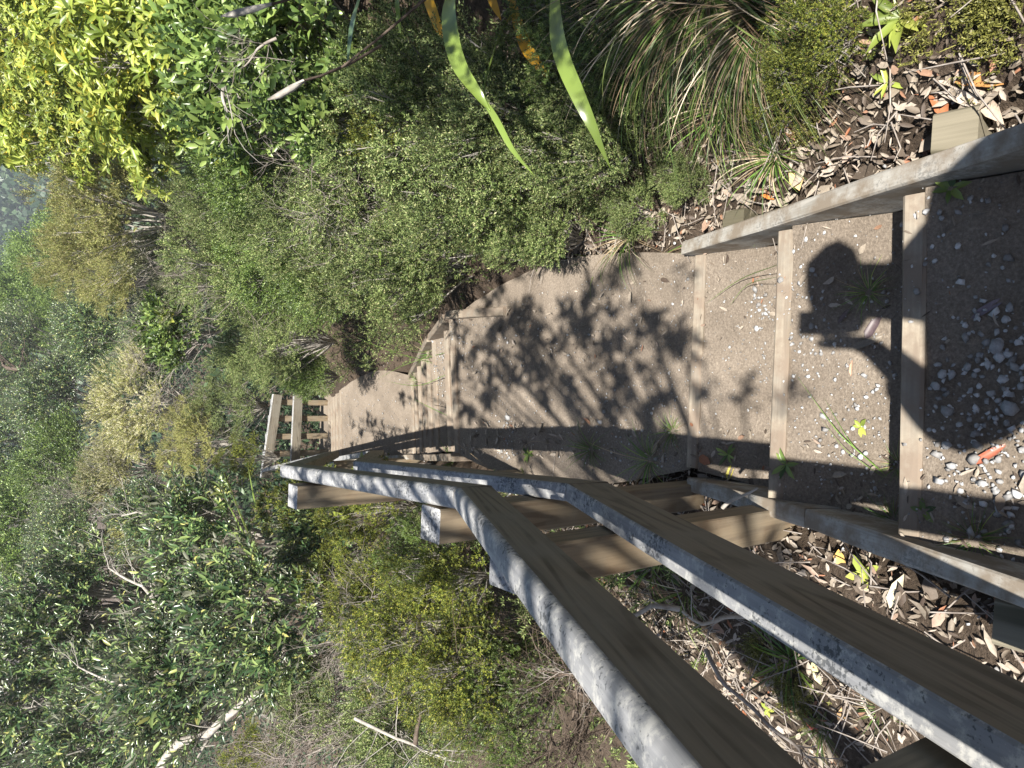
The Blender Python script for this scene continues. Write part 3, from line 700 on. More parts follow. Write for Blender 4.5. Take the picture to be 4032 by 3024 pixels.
# ---------------------------------------------------------------- ground detail
# gravel: dense patches (pixel centre, spread in metres, count, size)
ico_t = (1 + 5 ** .5) / 2
ICO = nrm(np.array([(-1, ico_t, 0), (1, ico_t, 0), (-1, -ico_t, 0), (1, -ico_t, 0), (0, -1, ico_t), (0, 1, ico_t), (0, -1, -ico_t), (0, 1, -ico_t), (ico_t, 0, -1), (ico_t, 0, 1), (-ico_t, 0, -1), (-ico_t, 0, 1)]))
ICF = np.array([(0, 11, 5), (0, 5, 1), (0, 1, 7), (0, 7, 10), (0, 10, 11), (1, 5, 9), (5, 11, 4), (11, 10, 2), (10, 7, 6), (7, 1, 8), (3, 9, 4), (3, 4, 2), (3, 2, 6), (3, 6, 8), (3, 8, 9), (4, 9, 5), (2, 4, 11), (6, 2, 10), (8, 6, 7), (9, 8, 1)])
def stones(P, size):
    a = Acc(); n = len(P)
    for k in range(6):
        T = (ICO * (1 + rng.normal(0, .16, (12, 1))) + rng.normal(0, .16, (12, 3))) * [1, .75, .42]; w = np.arange(n) % 6 == k
        th = rng.uniform(0, 6.28, w.sum()); X_ = np.stack([np.cos(th), np.sin(th), rng.normal(0, .2, w.sum())], -1); X_, Y_, Z_ = frames(X_)
        a.inst(T, ICF, P[w], X_, Y_, Z_, size[w], 0)
    return a.mesh('gravel', [MT['stone']])
pts = []; szs = []
for (px, py, sx, sy, n, s0) in [(3960, 1480, .10, .07, 150, .011), (3900, 1850, .14, .08, 260, .007), (3960, 2060, .12, .06, 60, .010), (3990, 1200, .15, .10, 60, .009), (3720, 830, .08, .08, 30, .009),
        (3000, 1230, .05, .03, 34, .009), (3010, 1350, .10, .03, 40, .0055), (2870, 1370, .12, .06, 40, .004), (3180, 1320, .10, .06, 46, .008), (3400, 1700, .10, .06, 70, .0065), (3250, 1500, .2, .12, 90, .004), (3480, 1500, .2, .03, 40, .007),
        (3260, 1850, .14, .04, 40, .008), (3150, 960, .10, .04, 16, .009), (1800, 1320, .12, .10, 90, .006), (2620, 1750, .2, .05, 60, .007), (2500, 1500, .15, .2, 60, .004), (2050, 1850, .22, .05, 150, .009), (2500, 1850, .3, .06, 60, .008),
        (1745, 1420, .2, .04, 110, .006), (1715, 1440, .15, .05, 90, .007), (1560, 1680, .3, .4, 260, .006), (1400, 1650, .3, .4, 220, .007), (1960, 1250, .3, .06, 50, .007), (2690, 1050, .1, .05, 16, .007), (2200, 1500, .35, .6, 160, .003)]:
    c = ghit(px, py); p = np.stack([rng.normal(c[0], sx, n), rng.normal(c[1], sy, n), np.zeros(n)], -1); pts.append(p); szs.append(s0 * .66 * rng.lognormal(0, .42, n))
n = 1500; yy = rng.uniform(-.2, 3.5, n); pts.append(np.stack([pcx(yy) + rng.uniform(-.42, .42, n), yy, yy * 0], -1)); szs.append(.0028 * rng.lognormal(0, .4, n))
P = np.concatenate(pts); sz = np.concatenate(szs)
P[:, 2] = surf(P[:, 0], P[:, 1]) + sz * .15 + .004
o = link('gravel', stones(P, sz)); tag(o, 'pale grey gravel scattered over the dirt of the steps and landings', 'gravel', kind='stuff')
# bits of debris on the treads
def scatter_leaves(P, size, w, tilt=.25, mat='litter', name='leaf_litter'):
    a = Acc(); n = len(P); th = rng.uniform(0, 6.28, n)
    T, F = LB; T = T.copy(); T[:, 0] -= .5; T[:, 2] *= 1.2
    X_ = np.stack([np.cos(th), np.sin(th), rng.normal(0, tilt, n)], -1); up = np.stack([rng.normal(0, tilt, n), rng.normal(0, tilt, n), np.ones(n)], -1)
    X_, Y_, Z_ = frames(X_, up); fl = rng.random(n) < .4; Z_[fl] *= -1
    curl = rng.uniform(.3, 2.2, n)
    a.inst(T, F, P, X_, Y_, Z_, np.stack([size, size * w, size * curl * .6], -1), 0)
    return a.mesh(name, [MT[mat]])
def region_pts(n, d0, d1, y0, y1, side, pw=1.):
    y = rng.uniform(y0, y1, n); d = d0 + (d1 - d0) * rng.random(n) ** pw; return pcx(y) + side * d, y
xa, ya = region_pts(5500, .50, 1.5, .1, 2.6, 1, 1.3); xb, yb = region_pts(6500, .43, 1.6, -.4, 2.8, -1, 1.2); xc, yc = region_pts(420, .22, .40, .1, 3.4, -1); xd, yd = region_pts(240, .05, .40, .1, 3.4, 1)
x = np.concatenate([xa, xb, xc, xd]); y = np.concatenate([ya, yb, yc, yd]); n = len(x)
size = np.clip(rng.lognormal(-3.75, .48, n), .009, .085); size[-350:] *= .8
P = np.stack([x, y, surf(x, y) + .004 + rng.random(n) * .014], -1)
o = link('leaf_litter', scatter_leaves(P, size, rng.uniform(.14, .5, n))); tag(o, 'brown and grey dead leaves littering the ground on both sides of the steps', 'leaf litter', kind='stuff')
xa, ya = region_pts(500, .50, 1.5, .1, 2.8, 1); xb, yb = region_pts(900, .43, 1.6, -.4, 2.8, -1); x = np.concatenate([xa, xb]); y = np.concatenate([ya, yb]); n = len(x)
th = rng.uniform(0, 6.28, n); a = Acc(); L = rng.uniform(.04, .22, n); z = surf(x, y) + .012 + rng.random(n) * .02
for i in range(n):
    d = np.array([math.cos(th[i]), math.sin(th[i]), rng.normal(0, .12)]); p0 = np.array([x[i], y[i], z[i]])
    m_ = p0 + d * L[i] * .5 + rng.normal(0, .008, 3); V, F = tube_tris([p0, m_, p0 + d * L[i]], [.0022, .002, .001], 4); a.add(V, F)
o = link('fallen_twigs', a.mesh('fallen_twigs', [MT['twig']])); tag(o, 'thin grey fallen twigs lying among the dead leaves', 'twigs', kind='stuff')
# moss cushions
def mosspatch(px, py, r, n):
    c = ghit(px, py); p = c + rng.normal(0, 1, (n, 3)) * [r, r, 0]; p[:, 2] = surf(p[:, 0], p[:, 1]) + .01; return p
mp = np.concatenate([mosspatch(*q) for q in ((3930, 120, .035, 260), (3860, 40, .025, 140), (3180, 500, .04, 120), (3130, 2740, .04, 300), (2990, 2570, .035, 200), (3640, 100, .03, 120))])
D = nrm(rng.normal(0, .5, mp.shape) + [0, 0, 1]); X_, Y_, Z_ = frames(D, roll=1.5); a = Acc()
T, F, Mi = spray(8, .03, .008, .003, 3); a.inst(T, F, mp, X_, Y_, Z_, rng.uniform(.6, 1.3, len(mp)), np.zeros(len(F), int))
o = link('moss', a.mesh('moss', [MT['moss']])); tag(o, 'yellow-green moss on the bank and between the rails', 'moss', kind='stuff')

# ---------------------------------------------------------------- blades, tufts and rosettes
def blade(P, w, fold=.12, twist=0.):
    """flat tapering blade through control points P (m,3); w max width"""
    P = np.asarray(P, float); m = len(P)
    k = 5 if m < 8 else 1; t = np.linspace(0, m - 1, (m - 1) * k + 1); i = np.minimum(t.astype(int), m - 2); f = (t - i)[:, None]
    g = np.gradient(P, axis=0); h00 = 2 * f ** 3 - 3 * f ** 2 + 1; h10 = f ** 3 - 2 * f ** 2 + f; h01 = -2 * f ** 3 + 3 * f ** 2; h11 = f ** 3 - f ** 2
    Q = h00 * P[i] + h10 * g[i] + h01 * P[i + 1] + h11 * g[i + 1]
    T = nrm(np.gradient(Q, axis=0)); u = t / (m - 1)
    side = nrm(np.cross(T, [0, 0, 1.0]) + 1e-6); nn = np.cross(side, T)
    a = twist * u; s2 = side * np.cos(a)[:, None] + nn * np.sin(a)[:, None]; n2 = np.cross(s2, T)
    ww = w * .5 * np.clip(np.minimum(.45 + u * 2.2, 1) * (1 - u ** 3) + .02, .03, 1)
    V = np.stack([Q - s2 * ww[:, None] + n2 * fold * w, Q, Q + s2 * ww[:, None] + n2 * fold * w], 1).reshape(-1, 3)
    F = []
    for j in range(len(Q) - 1):
        for c in (0, 1):
            a0 = j * 3 + c; F += [(a0, a0 + 1, a0 + 4), (a0, a0 + 4, a0 + 3)]
    return V, np.array(F)
def tuft_mesh(n, L, w, droop, seed, mats=('blade',), lean=(0, 0, 0), dead=.0, spread=.6, mixm=None):
    global rng
    old = rng; rng = np.random.default_rng(seed); a = Acc()
    for i in range(n):
        th = rng.uniform(0, 6.28); o = np.array([math.cos(th), math.sin(th), 0]) * rng.uniform(0, .012 + w * 2); l = L * rng.uniform(.5, 1.1)
        d = np.array([math.cos(th) * spread, math.sin(th) * spread, 1]) + np.array(lean) + rng.normal(0, .15, 3); d = d / np.linalg.norm(d)
        pts = [o]; dd = d.copy()
        for k in range(5):
            pts.append(pts[-1] + dd * l / 5); dd = dd + np.array([0, 0, -droop * rng.uniform(.6, 1.3)]) + rng.normal(0, .07, 3); dd /= np.linalg.norm(dd)
        V, F = blade(pts, w * rng.uniform(.6, 1.2), .1, rng.normal(0, 1)); a.add(V[::1], F, 0 if rng.random() > dead else 1)
    rng = old
    return a.mesh('blades', [MT[m] for m in mats])
TUFT = {
 'sedge': tuft_mesh(460, .58, .0042, .36, 1, ('sedgeblade', 'deadblade'), (-.9, -.1, -.2), .5, .9),
 'sedge_s': tuft_mesh(110, .32, .004, .30, 2, ('greenblade', 'deadblade'), (-.2, 0, 0), .4),
 'grass': tuft_mesh(60, .20, .0035, .26, 3, ('greenblade', 'deadblade'), (0, 0, 0), .2, .9),
 'grass_pale': tuft_mesh(60, .26, .0035, .28, 4, ('greenblade', 'deadblade'), (0, 0, 0), .45, 1.1),
 'broadgrass': tuft_mesh(34, .17, .007, .24, 5, ('greenblade', 'deadblade'), (0, 0, 0), .1, 1.1),
}
def tuft(key, px, py, sc, label, name='grass_tuft', cat='grass tuft', rz=None, group=None, dz=0):
    P = ghit(px, py); o = link(name, TUFT[key]); o.location = (P[0], P[1], P[2] + dz - .005); o.scale = (sc,) * 3
    o.rotation_euler = (0, 0, random.uniform(0, 6.28) if rz is None else rz); return tag(o, label, cat, group)
tuft('sedge', 2800, -60, 1.05, 'big drooping sedge with green and straw-coloured blades hanging down the right bank', 'sedge', 'sedge', 0)
tuft('sedge', 3030, 60, .8, 'straw-coloured drooping sedge on the near side of the big green one', 'sedge', 'sedge', .3)
tuft('sedge', 2600, 40, .8, 'shaded drooping sedge on the far side of the big green one', 'sedge', 'sedge', -.3)
tuft('sedge_s', 2900, 420, .9, 'tangle of dry grass blades on the bank below the big sedge', 'sedge', 'sedge', 0)
tuft('sedge_s', 3060, 620, .7, 'sparse dry grass hanging towards the pale edging board', 'sedge', 'sedge', .2)
tuft('grass_pale', 2480, 930, 1.0, 'sunny tuft of pale grass at the right edge of the dappled landing')
tuft('grass_pale', 2600, 1020, .9, 'grass tuft where the pale edging board ends')
tuft('grass_pale', 2380, 1020, .8, 'yellowish grass tuft in front of the low fine-leaved shrub')
tuft('grass', 2230, 1110, .7, 'small grass tuft at the shaded right margin of the long landing')
tuft('grass', 1980, 1150, .6, 'thin grass tuft near the far right corner of the long landing')
tuft('grass', 1690, 1390, .9, 'bright green grass tuft growing on the shaded steps')
tuft('grass', 1640, 1500, .7, 'wispy grass tuft lower down the shaded steps')
tuft('grass', 2330, 1770, .8, 'grass tuft under the lower rail beside the long landing')
tuft('grass', 2560, 1810, .9, 'dark grass tuft in the shade left of the landing')
tuft('grass', 2650, 1700, .55, 'curly little grass tuft at the near left corner of the landing')
tuft('broadgrass', 3110, 2600, .95, 'bright green broad-bladed grass tuft seen between the two rails', rz=1)
tuft('grass', 3240, 2870, .5, 'yellowish grass clump near the big near post')
tuft('grass', 3470, 2790, .45, 'short grass clump beside the near post top')
tuft('broadgrass', 2560, 2230, 1.1, 'sunny green grass clump left of the lower rail near the posts')
tuft('grass_pale', 2700, 2330, .9, 'pale grass clump among white twigs between the rails')
tuft('grass', 2900, 2110, .6, 'thin grass at the foot of the shaded edging board')
tuft('grass', 3520, 2050, .5, 'dark grass tuft against the left edging board in the shade')
tuft('grass', 3840, 2120, .5, 'dark grass tuft among pebbles near the left edging board')
tuft('grass', 3420, 1150, .5, 'short green grass inside the shadow of the head')
tuft('grass', 3540, 1830, .35, 'grass tuft at the foot of the wide step board')
tuft('grass', 1220, 1640, 1.4, 'bright grass clump hanging through the far fence')
tuft('grass', 1240, 1560, 1.3, 'grass clump at the right end of the far fence')
tuft('grass', 1290, 1530, 1.0, 'sunlit grass at the right edge of the last flight')
tuft('grass', 1800, 1810, 1.0, 'ferny grass clump beside the top of the lower flight')
tuft('grass', 3020, 880, .5, 'thin blades of grass leaning over the pale edging board')
# long single blades lying over the treads
def strand(name, pts, w, mat, label, cat='blade', parent=None, tw=0., fold=.1):
    V, F = blade(pts, w, fold, tw); me = newmesh(name, V, F, [mat], smooth=True); o = link(name, me, parent)
    return tag(o, label, cat) if parent is None else o
def lift(px, py, h): p = ghit(px, py); return p + np.array([0, 0, h])
t1 = thing('grass_stalks', ghit(3490, 1870), 'few long green grass stalks leaning across the tread, casting thin shadows', 'grass')
for (a1, b1, c1), w in ((((3490, 1870), (3330, 1690), (3165, 1472)), .003), (((3490, 1875), (3380, 1730), (3280, 1568)), .0025), (((3480, 1880), (3360, 1760), (3260, 1640)), .002)):
    strand('blade', [lift(*a1, .0), lift(*a1, .03) * .5 + lift(*b1, .04) * .5, lift(*b1, .055), lift(*c1, .05)], w, MT['greenblade'], None, parent=t1)
t1 = thing('grass_stalks', ghit(3080, 1030), 'pair of thin green stalks sticking out over the bleached step board', 'grass')
for (a1, b1, c1), w in ((((3070, 1040), (2950, 1110), (2790, 1205)), .003), (((3060, 1090), (2980, 1130), (2890, 1210)), .0025)):
    strand('blade', [lift(*a1, .0), lift(*b1, .06), lift(*c1, .03)], w, MT['greenblade'], None, parent=t1)
t1 = thing('grass_stalks', ghit(2150, 1960), 'long curved dry stalks rising beside the lower rail at the landing', 'grass')
for pts, w in (([(2210, 1960, 0), (2200, 1900, .12), (2180, 1790, .2), (2230, 1735, .22), (2330, 1750, .2)], .003), ([(2050, 1960, 0), (1950, 1790, .15), (1850, 1700, .2)], .0025), ([(2620, 1830, 0), (2500, 1780, .12), (2400, 1730, .16)], .003)):
    strand('blade', [lift(*p) for p in pts], w, MT['deadblade'], None, parent=t1)
t1 = thing('grass_stalks', ghit(1730, 1560), 'thin green blades arching across the shaded lower steps', 'grass')
for pts in ([(1780, 1380, .0), (1650, 1440, .15), (1540, 1500, .2)], [(1770, 1470, 0), (1690, 1520, .12), (1560, 1500, .15)], [(1770, 1640, 0), (1730, 1600, .1), (1690, 1570, .15)], [(1740, 1440, 0), (1600, 1380, .25), (1470, 1310, .4)]):
    strand('blade', [lift(*p) for p in pts], .005, MT['greenblade'], None, parent=t1)

# rosettes / seedlings
def rosette(px, py, n, L, w, mat, label, name='seedling', cat='seedling', tilt=.35, up=.0):
    P = ghit(px, py); a = Acc(); th = np.arange(n) * 6.283 / n + rng.normal(0, .2, n) + rng.uniform(0, 6); T, F = LB
    D = np.stack([np.cos(th), np.sin(th), rng.normal(tilt, .12, n)], -1); X_, Y_, Z_ = frames(D); s = rng.uniform(.75, 1.1, n) * L
    a.inst(T, F, np.tile([0, 0, .006 + up], (n, 1)), X_, Y_, Z_, np.stack([s, s * w, s], -1), 0)
    V, F = tube_tris([(0, 0, -.01), (0, 0, up + .006)], [.0015, .001], 4); a.add(V, F)
    o = link(name, a.mesh(name, [MT[mat]])); o.location = P; return tag(o, label, cat)
rosette(3100, 1830, 6, .05, .32, 'l_green', 'green rosette weed in the shade just past the bleached step board')
rosette(2870, 1790, 7, .05, .3, 'l_green', 'bushy little weed in the shade next to the bleached step board')
rosette(3395, 1680, 5, .028, .5, 'l_bright', 'small lime-green seedling standing in the sun on the gravelly tread')
rosette(3345, 790, 5, .045, .35, 'l_bright', 'green seedling against the right edging board in the sun')
rosette(2990, 960, 4, .035, .45, 'l_bright', 'two-leaved seedling near the sunny corner of the bleached step board')
rosette(3750, 745, 6, .045, .4, 'l_green', 'dark rosette seedling beside the right edging board in the shade')
rosette(3560, 75, 12, .09, .27, 'l_bright', 'star-shaped rosette plant with glossy leaves on top of the bank', 'rosette_plant', 'plant', .5)
rosette(3410, 2260, 5, .05, .5, 'l_bright', 'bright seedling on the sunny litter beside the left edging board')
rosette(3640, 2010, 5, .03, .5, 'l_green', 'tiny seedling in the shade by the left edging board')
rosette(2085, 1790, 7, .05, .35, 'l_green', 'leafy weed in the patch of sun left of the landing')
rosette(2140, 1820, 6, .07, .3, 'l_dark', 'darker weed next to the sunny patch left of the landing')
rosette(3030, 2790, 5, .03, .5, 'l_bright', 'tiny clover-like seedling between the rails near the big post')
rosette(2960, 340, 7, .05, .3, 'l_bright', 'yellow-green sprig on the bank under the sedge')
rosette(3500, 330, 6, .05, .28, 'l_bright', 'yellow-green sprig on the bank above the edging board')
# ferns
def fern(px, py, n, L, label, mat='l_green'):
    P = ghit(px, py); t = thing('fern', P, label, 'fern')
    for i in range(n):
        th = i * 6.283 / n + rng.normal(0, .3); a = Acc(); m = 14; s = np.linspace(0, 1, m)
        Q = np.stack([np.cos(th) * s * L, np.sin(th) * s * L, L * (.55 * s - .45 * s * s)], -1); D0 = nrm(np.gradient(Q, axis=0)); sd = nrm(np.cross(D0, [0, 0, 1.0]))
        V, F = tube_tris(Q, np.linspace(.0018, .0006, m), 3); a.add(V, F)
        for sg in (-1, 1):
            D = nrm(sd * sg + D0 * .5); X_, Y_, Z_ = frames(D); l = L * .26 * np.sin(np.clip(s * 2.9 + .2, 0, 3.1)); a.inst(LS[0], LS[1], Q[2:], X_[2:], Y_[2:], Z_[2:], np.stack([l, l * .25, l], -1)[2:], 0)
        o = link('frond', a.mesh('frond', [MT[mat]]), t, local=True)
    return t
fern(2320, 1850, 5, .16, 'small fern in the shade left of the landing, one frond catching the sun')
fern(2440, 1870, 4, .15, 'dark fern under the bend of the lower rail')
fern(2230, 1880, 4, .12, 'yellowish fern close to the lower rail')
fern(1870, 380, 4, .22, 'blue-green fern among the small-leaved bushes') if False else None
fern(3180, 2830, 4, .05, 'tiny pale blue-green feathery plant between the rails', 'l_grey')

# notable dead leaves
def dleaf(px, py, L, w, col, label, rz=0., h=.006):
    P = ghit(px, py) + [0, 0, h]; T, F = LB; V = T.copy(); V[:, 0] -= .5; V = V * [L, L * w, L * 1.3]
    m = islandmat('dead_leaf', [(0, col), (1, tuple(c * 1.2 for c in col))], .45, .4)
    o = link('dead_leaf', newmesh('dead_leaf', V, F, [m], smooth=True)); o.location = P; o.rotation_euler = (.1, -.05, rz); return tag(o, label, 'dead leaf')
dleaf(3895, 1790, .085, .24, (.30, .10, .06), 'reddish-brown dead leaf at the shadow edge on the nearest tread', -.9)
dleaf(2880, 1855, .075, .36, (.55, .48, .06), 'yellow spotted leaf lying in the shade on the left', -.3)
dleaf(3440, 1290, .08, .36, (.09, .065, .07), 'dark purple dead leaf below the wide step board', -.5)
dleaf(3330, 1240, .06, .24, (.13, .10, .10), 'greyish-purple dead leaf inside the head shadow', -.7)
dleaf(3415, 1350, .10, .22, (.22, .19, .15), 'long brown dead leaf crossing the shoulder shadow edge', -1.2)
dleaf(3900, 1210, .085, .22, (.20, .17, .20), 'bluish dead leaf on the dark nearest tread', -1.0)
dleaf(3355, 1450, .045, .22, (.42, .25, .17), 'small pinkish dead leaf in the sun on the gravelly tread', 0)
dleaf(3700, 400, .10, .34, (.34, .13, .06), 'rust-red dead leaf on the bank behind the stake', .4)
dleaf(3860, 320, .12, .30, (.42, .22, .08), 'orange-brown dead leaf at the top of the near bank', 1.2)
dleaf(3140, 690, .10, .5, (.62, .45, .22), 'large pale orange dead leaf behind the pale edging board', .2)
dleaf(3020, 770, .07, .3, (.55, .22, .06), 'bright orange dead leaf by the edging board stake', 1.0)
dleaf(3770, 380, .14, .22, (.48, .42, .36), 'long pale dead leaf on the near bank', .9)
dleaf(3880, 410, .13, .26, (.45, .36, .28), 'long tan dead leaf lying above the pale edging board', .6)
dleaf(3225, 2640, .09, .42, (.42, .42, .22), 'pale green fallen leaf next to the broad-bladed grass', .4)
dleaf(3430, 2780, .10, .36, (.60, .56, .44), 'cream-coloured fallen leaf near the big near post', .7)
dleaf(3530, 2330, .09, .35, (.48, .42, .30), 'tan fallen leaf on the sunny ground between rail and edging board', -.3)
dleaf(3190, 2840, .08, .3, (.42, .12, .10), 'dark red fallen leaf below the tiny feathery plant', 1.0)
dleaf(3310, 2200, .05, .7, (.60, .38, .12), 'round orange fallen leaf on the sunny litter', .3)
dleaf(3330, 2800, .08, .35, (.50, .32, .16), 'curled orange-brown leaf near the big near post', -.5)

# ---------------------------------------------------------------- flax and flower stalks on the right
fx = thing('flax_plant', at(2050, -260, 2.6), 'flax plant with long glossy strap leaves arching in from the right bank', 'flax')
MT['flaxleaf'] = leafmat('flax_leaf', [(0, (.13, .20, .04)), (1, (.20, .27, .06))], .15, .25, .6, .3)
MT['flaxdead'] = leafmat('dead_flax_leaf', [(0, (.60, .38, .03)), (1, (.62, .30, .03))], .25, .4, .4, .3)
MT['flaxdark'] = leafmat('dark_flax_leaf', [(0, (.10, .17, .09)), (1, (.13, .2, .11))], .15, .3, .5, .1)
for pts, w, m, tw in (
    ([(1860, -200, 2.5), (1780, -20, 2.35), (1775, 120, 2.25), (1810, 260, 2.2), (1880, 370, 2.18), (1930, 440, 2.2)], .058, 'flaxleaf', 1.1),
    ([(1900, 380, 2.19), (1960, 480, 2.2), (2020, 590, 2.22), (2105, 690, 2.28)], .024, 'flaxleaf', .4),
    ([(2190, -220, 2.3), (2190, 60, 2.1), (2215, 220, 2.0), (2280, 380, 1.97), (2340, 510, 1.98), (2405, 660, 2.05)], .052, 'flaxleaf', .5),
    ([(2080, -50, 2.7), (1980, 120, 2.5), (1940, 230, 2.42), (1910, 350, 2.4), (1925, 440, 2.4), (1965, 540, 2.45)], .040, 'flaxleaf', -.8),
    ([(2000, -60, 2.8), (2060, 150, 2.55), (2110, 240, 2.5), (2168, 316, 2.5)], .050, 'flaxdead', .3),
    ([(1640, -120, 2.9), (1705, 40, 2.75), (1730, 110, 2.7), (1765, 165, 2.7)], .050, 'flaxdead', .2),
    ([(1870, -150, 2.8), (1940, 0, 2.7), (1975, 80, 2.7)], .040, 'flaxdead', .2),
    ([(1470, -150, 2.6), (1410, 20, 2.4), (1385, 130, 2.35), (1370, 270, 2.35)], .040, 'flaxdark', .2),
    ([(1600, 200, 3.2), (1550, 330, 3.1), (1500, 480, 3.1)], .040, 'flaxleaf', .3),
    ([(1560, -60, 3.0), (1570, 60, 2.9), (1580, 140, 2.9)], .030, 'flaxleaf', .3)):
    V, F = blade([at(*p) for p in pts], w, .10, tw); link('leaf', newmesh('leaf', V, F, [MT[m]], smooth=True), fx)
fx2 = thing('flax_plant', at(1450, 850, 4.0), 'young flax plant with green strap leaves among the small-leaved bushes', 'flax')
for pts, w in (([(1450, 900, 4.0), (1500, 830, 3.9), (1600, 790, 3.8)], .03), ([(1450, 900, 4.0), (1490, 960, 3.9), (1500, 1050, 3.85)], .035), ([(1620, 860, 3.8), (1640, 930, 3.7), (1655, 960, 3.7)], .03), ([(1600, 880, 3.9), (1630, 800, 3.8), (1690, 920, 3.75)], .03)):
    V, F = blade([at(*p) for p in pts], w, .12, .5); link('leaf', newmesh('leaf', V, F, [MT['flaxleaf']], smooth=True), fx2)
fx3 = thing('flax_plant', at(1020, 2080, 4.6), 'pale green flax leaves rising from the bush left of the handrail end', 'flax')
for pts, w in (([(1010, 2170, 4.6), (960, 2050, 4.5), (885, 1860, 4.5)], .07), ([(960, 2100, 4.6), (920, 2020, 4.6), (868, 1930, 4.6)], .045), ([(1010, 2000, 4.6), (995, 1920, 4.6), (975, 1820, 4.7)], .045)):
    V, F = blade([at(*p) for p in pts], w, .12, .4); link('leaf', newmesh('leaf', V, F, [MT['flaxleaf']], smooth=True), fx3)
def stalk(pts, r0, r1, label, head=None):
    P = [at(*p) for p in pts]; t = thing('flower_stalk', P[0], label, 'grass stalk')
    V, F = tube_tris(P, np.linspace(r0, r1, len(P)), 6); link('stem', newmesh('stem', V, F, [MT['darkbark']], smooth=True), t)
    if head:
        Q = [at(*p) for p in head]; m = len(Q); V, F = tube_tris(Q, [.004] + [.011] * (m - 2) + [.002], 7)
        V = V + rng.normal(0, .0012, V.shape); link('seed_head', newmesh('seed_head', V, F, [MT['bark']], smooth=False), t)
stalk([(1740, -60, 2.2), (1600, 60, 2.15), (1480, 160, 2.1), (1345, 265, 2.1)], .005, .0035, 'dark bent stalk ending in a drooping seed head', None)
stalk([(1500, 180, 2.4), (1380, 250, 2.3), (1260, 300, 2.25), (1190, 320, 2.2)], .005, .004, 'green stalk with a long braided purplish seed head', [(1200, 318, 2.2), (1150, 345, 2.2), (1100, 375, 2.2), (1055, 392, 2.2)])
stalk([(1300, -60, 2.3), (1130, 0, 2.25), (1060, 20, 2.2)], .005, .004, 'grey-brown stalk with a blurred seed head at the top edge', [(1070, 15, 2.2), (1000, 35, 2.2), (920, 55, 2.2), (870, 65, 2.2)])

# ---------------------------------------------------------------- branches and bare twiggy bushes
def grow(a, p, d, L, r, depth, wob=.35, n=5, kids=3, spread=.8, up=.0):
    pts = [p]; dd = np.array(d, float)
    for k in range(n):
        dd = dd + rng.normal(0, wob, 3) * .35 + [0, 0, up]; dd /= np.linalg.norm(dd); pts.append(pts[-1] + dd * L / n)
    V, F = tube_tris(pts, np.linspace(r, r * .45, n + 1), 5 if r > .004 else 3); a.add(V, F)
    if depth > 0:
        for k in range(kids):
            j = rng.integers(n // 2, n + 1); e = dd + rng.normal(0, spread, 3); e /= np.linalg.norm(e)
            grow(a, pts[j], e, L * rng.uniform(.5, .8), r * .5, depth - 1, wob, n, kids, spread, up)
def branch(pts, r0, r1, label, mat='bark', depth=2, kids=4, L=.35, name='bare_branch', cat='branch', spread=.7):
    P = [at(*p) for p in pts]; a = Acc(); t = thing(name, P[0], label, cat)
    m = len(P); tt = np.linspace(0, m - 1, m * 4); i = np.minimum(tt.astype(int), m - 2); f = (tt - i)[:, None]; P = np.array(P); Q = P[i] * (1 - f) + P[i + 1] * f
    Q += np.stack([np.sin(tt * 2.3), np.cos(tt * 1.9), np.sin(tt * 3.1)], -1) * r0 * .6
    V, F = tube_tris(Q, np.linspace(r0, r1, len(Q)), 8); b = Acc(); b.add(V, F); link('main_branch' if name != 'gnarled_tree' else 'main_stem', b.mesh('main', [MT[mat]], True), t)
    if depth:
        for k in range(kids * (m - 1)):
            j = rng.integers(2, len(Q)); d = nrm(Q[-1] - Q[0]) + rng.normal(0, spread, 3); d /= np.linalg.norm(d); grow(a, Q[j], d, L * rng.uniform(.5, 1), r1 * .6, depth - 1, kids=3)
        link('twigs', a.mesh('twigs', [MT[mat]], True), t)
    return t
branch([(600, 3120, 5.2), (700, 2930, 5.0), (820, 2870, 4.9), (900, 2835, 4.8), (1010, 2730, 4.7), (1130, 2710, 4.6), (1210, 2640, 4.5), (1285, 2560, 4.4)], .036, .009, 'thick pale knobbly trunk curving up from the lower left corner', depth=1, kids=2, name='gnarled_tree', cat='tree')
branch([(1010, 2810, 4.6), (1130, 2850, 4.5), (1280, 2860, 4.3), (1400, 2780, 4.2)], .014, .006, 'thin pale branch looping below the knobbly trunk', depth=2, kids=3)
branch([(1400, 2830, 3.4), (1560, 2910, 3.3), (1640, 2930, 3.3), (1760, 2990, 3.2)], .009, .005, 'bare lichen-grey branch running through the dead twigs at the bottom', depth=3, kids=4)
branch([(1640, 2930, 3.25), (1660, 2800, 3.2), (1740, 2700, 3.15), (1850, 2620, 3.1)], .012, .004, 'dark forked branch rising through the yellow-tipped heath', 'darkbark', depth=2, kids=3)
branch([(700, 2560, 5.2), (620, 2400, 5.2), (560, 2300, 5.3), (430, 2240, 5.4)], .020, .007, 'bare grey forked branch in the middle of the left thicket', depth=2, kids=4)
branch([(760, 2640, 5.2), (600, 2660, 5.2), (480, 2690, 5.3), (310, 2630, 5.4)], .018, .006, 'pale dead branch spreading to the left above the trunk', depth=2, kids=4)
branch([(720, 2560, 5.4), (690, 2420, 5.4), (620, 2300, 5.4), (590, 2120, 5.5)], .020, .007, 'crooked bare branch reaching towards the top from the left thicket', depth=2, kids=4)
branch([(650, 2120, 6.0), (610, 2040, 6.0), (540, 2010, 6.0), (480, 2035, 6.1)], .016, .005, 'sunlit crooked grey twig left of the cream flowers', depth=2, kids=3)
branch([(150, 1500, 22.0), (80, 1460, 21.0), (30, 1440, 21.0), (15, 1420, 21.0)], .10, .03, 'dark dead branch poking up at the top edge of the view', 'darkbark', depth=2, kids=4, L=1.2)
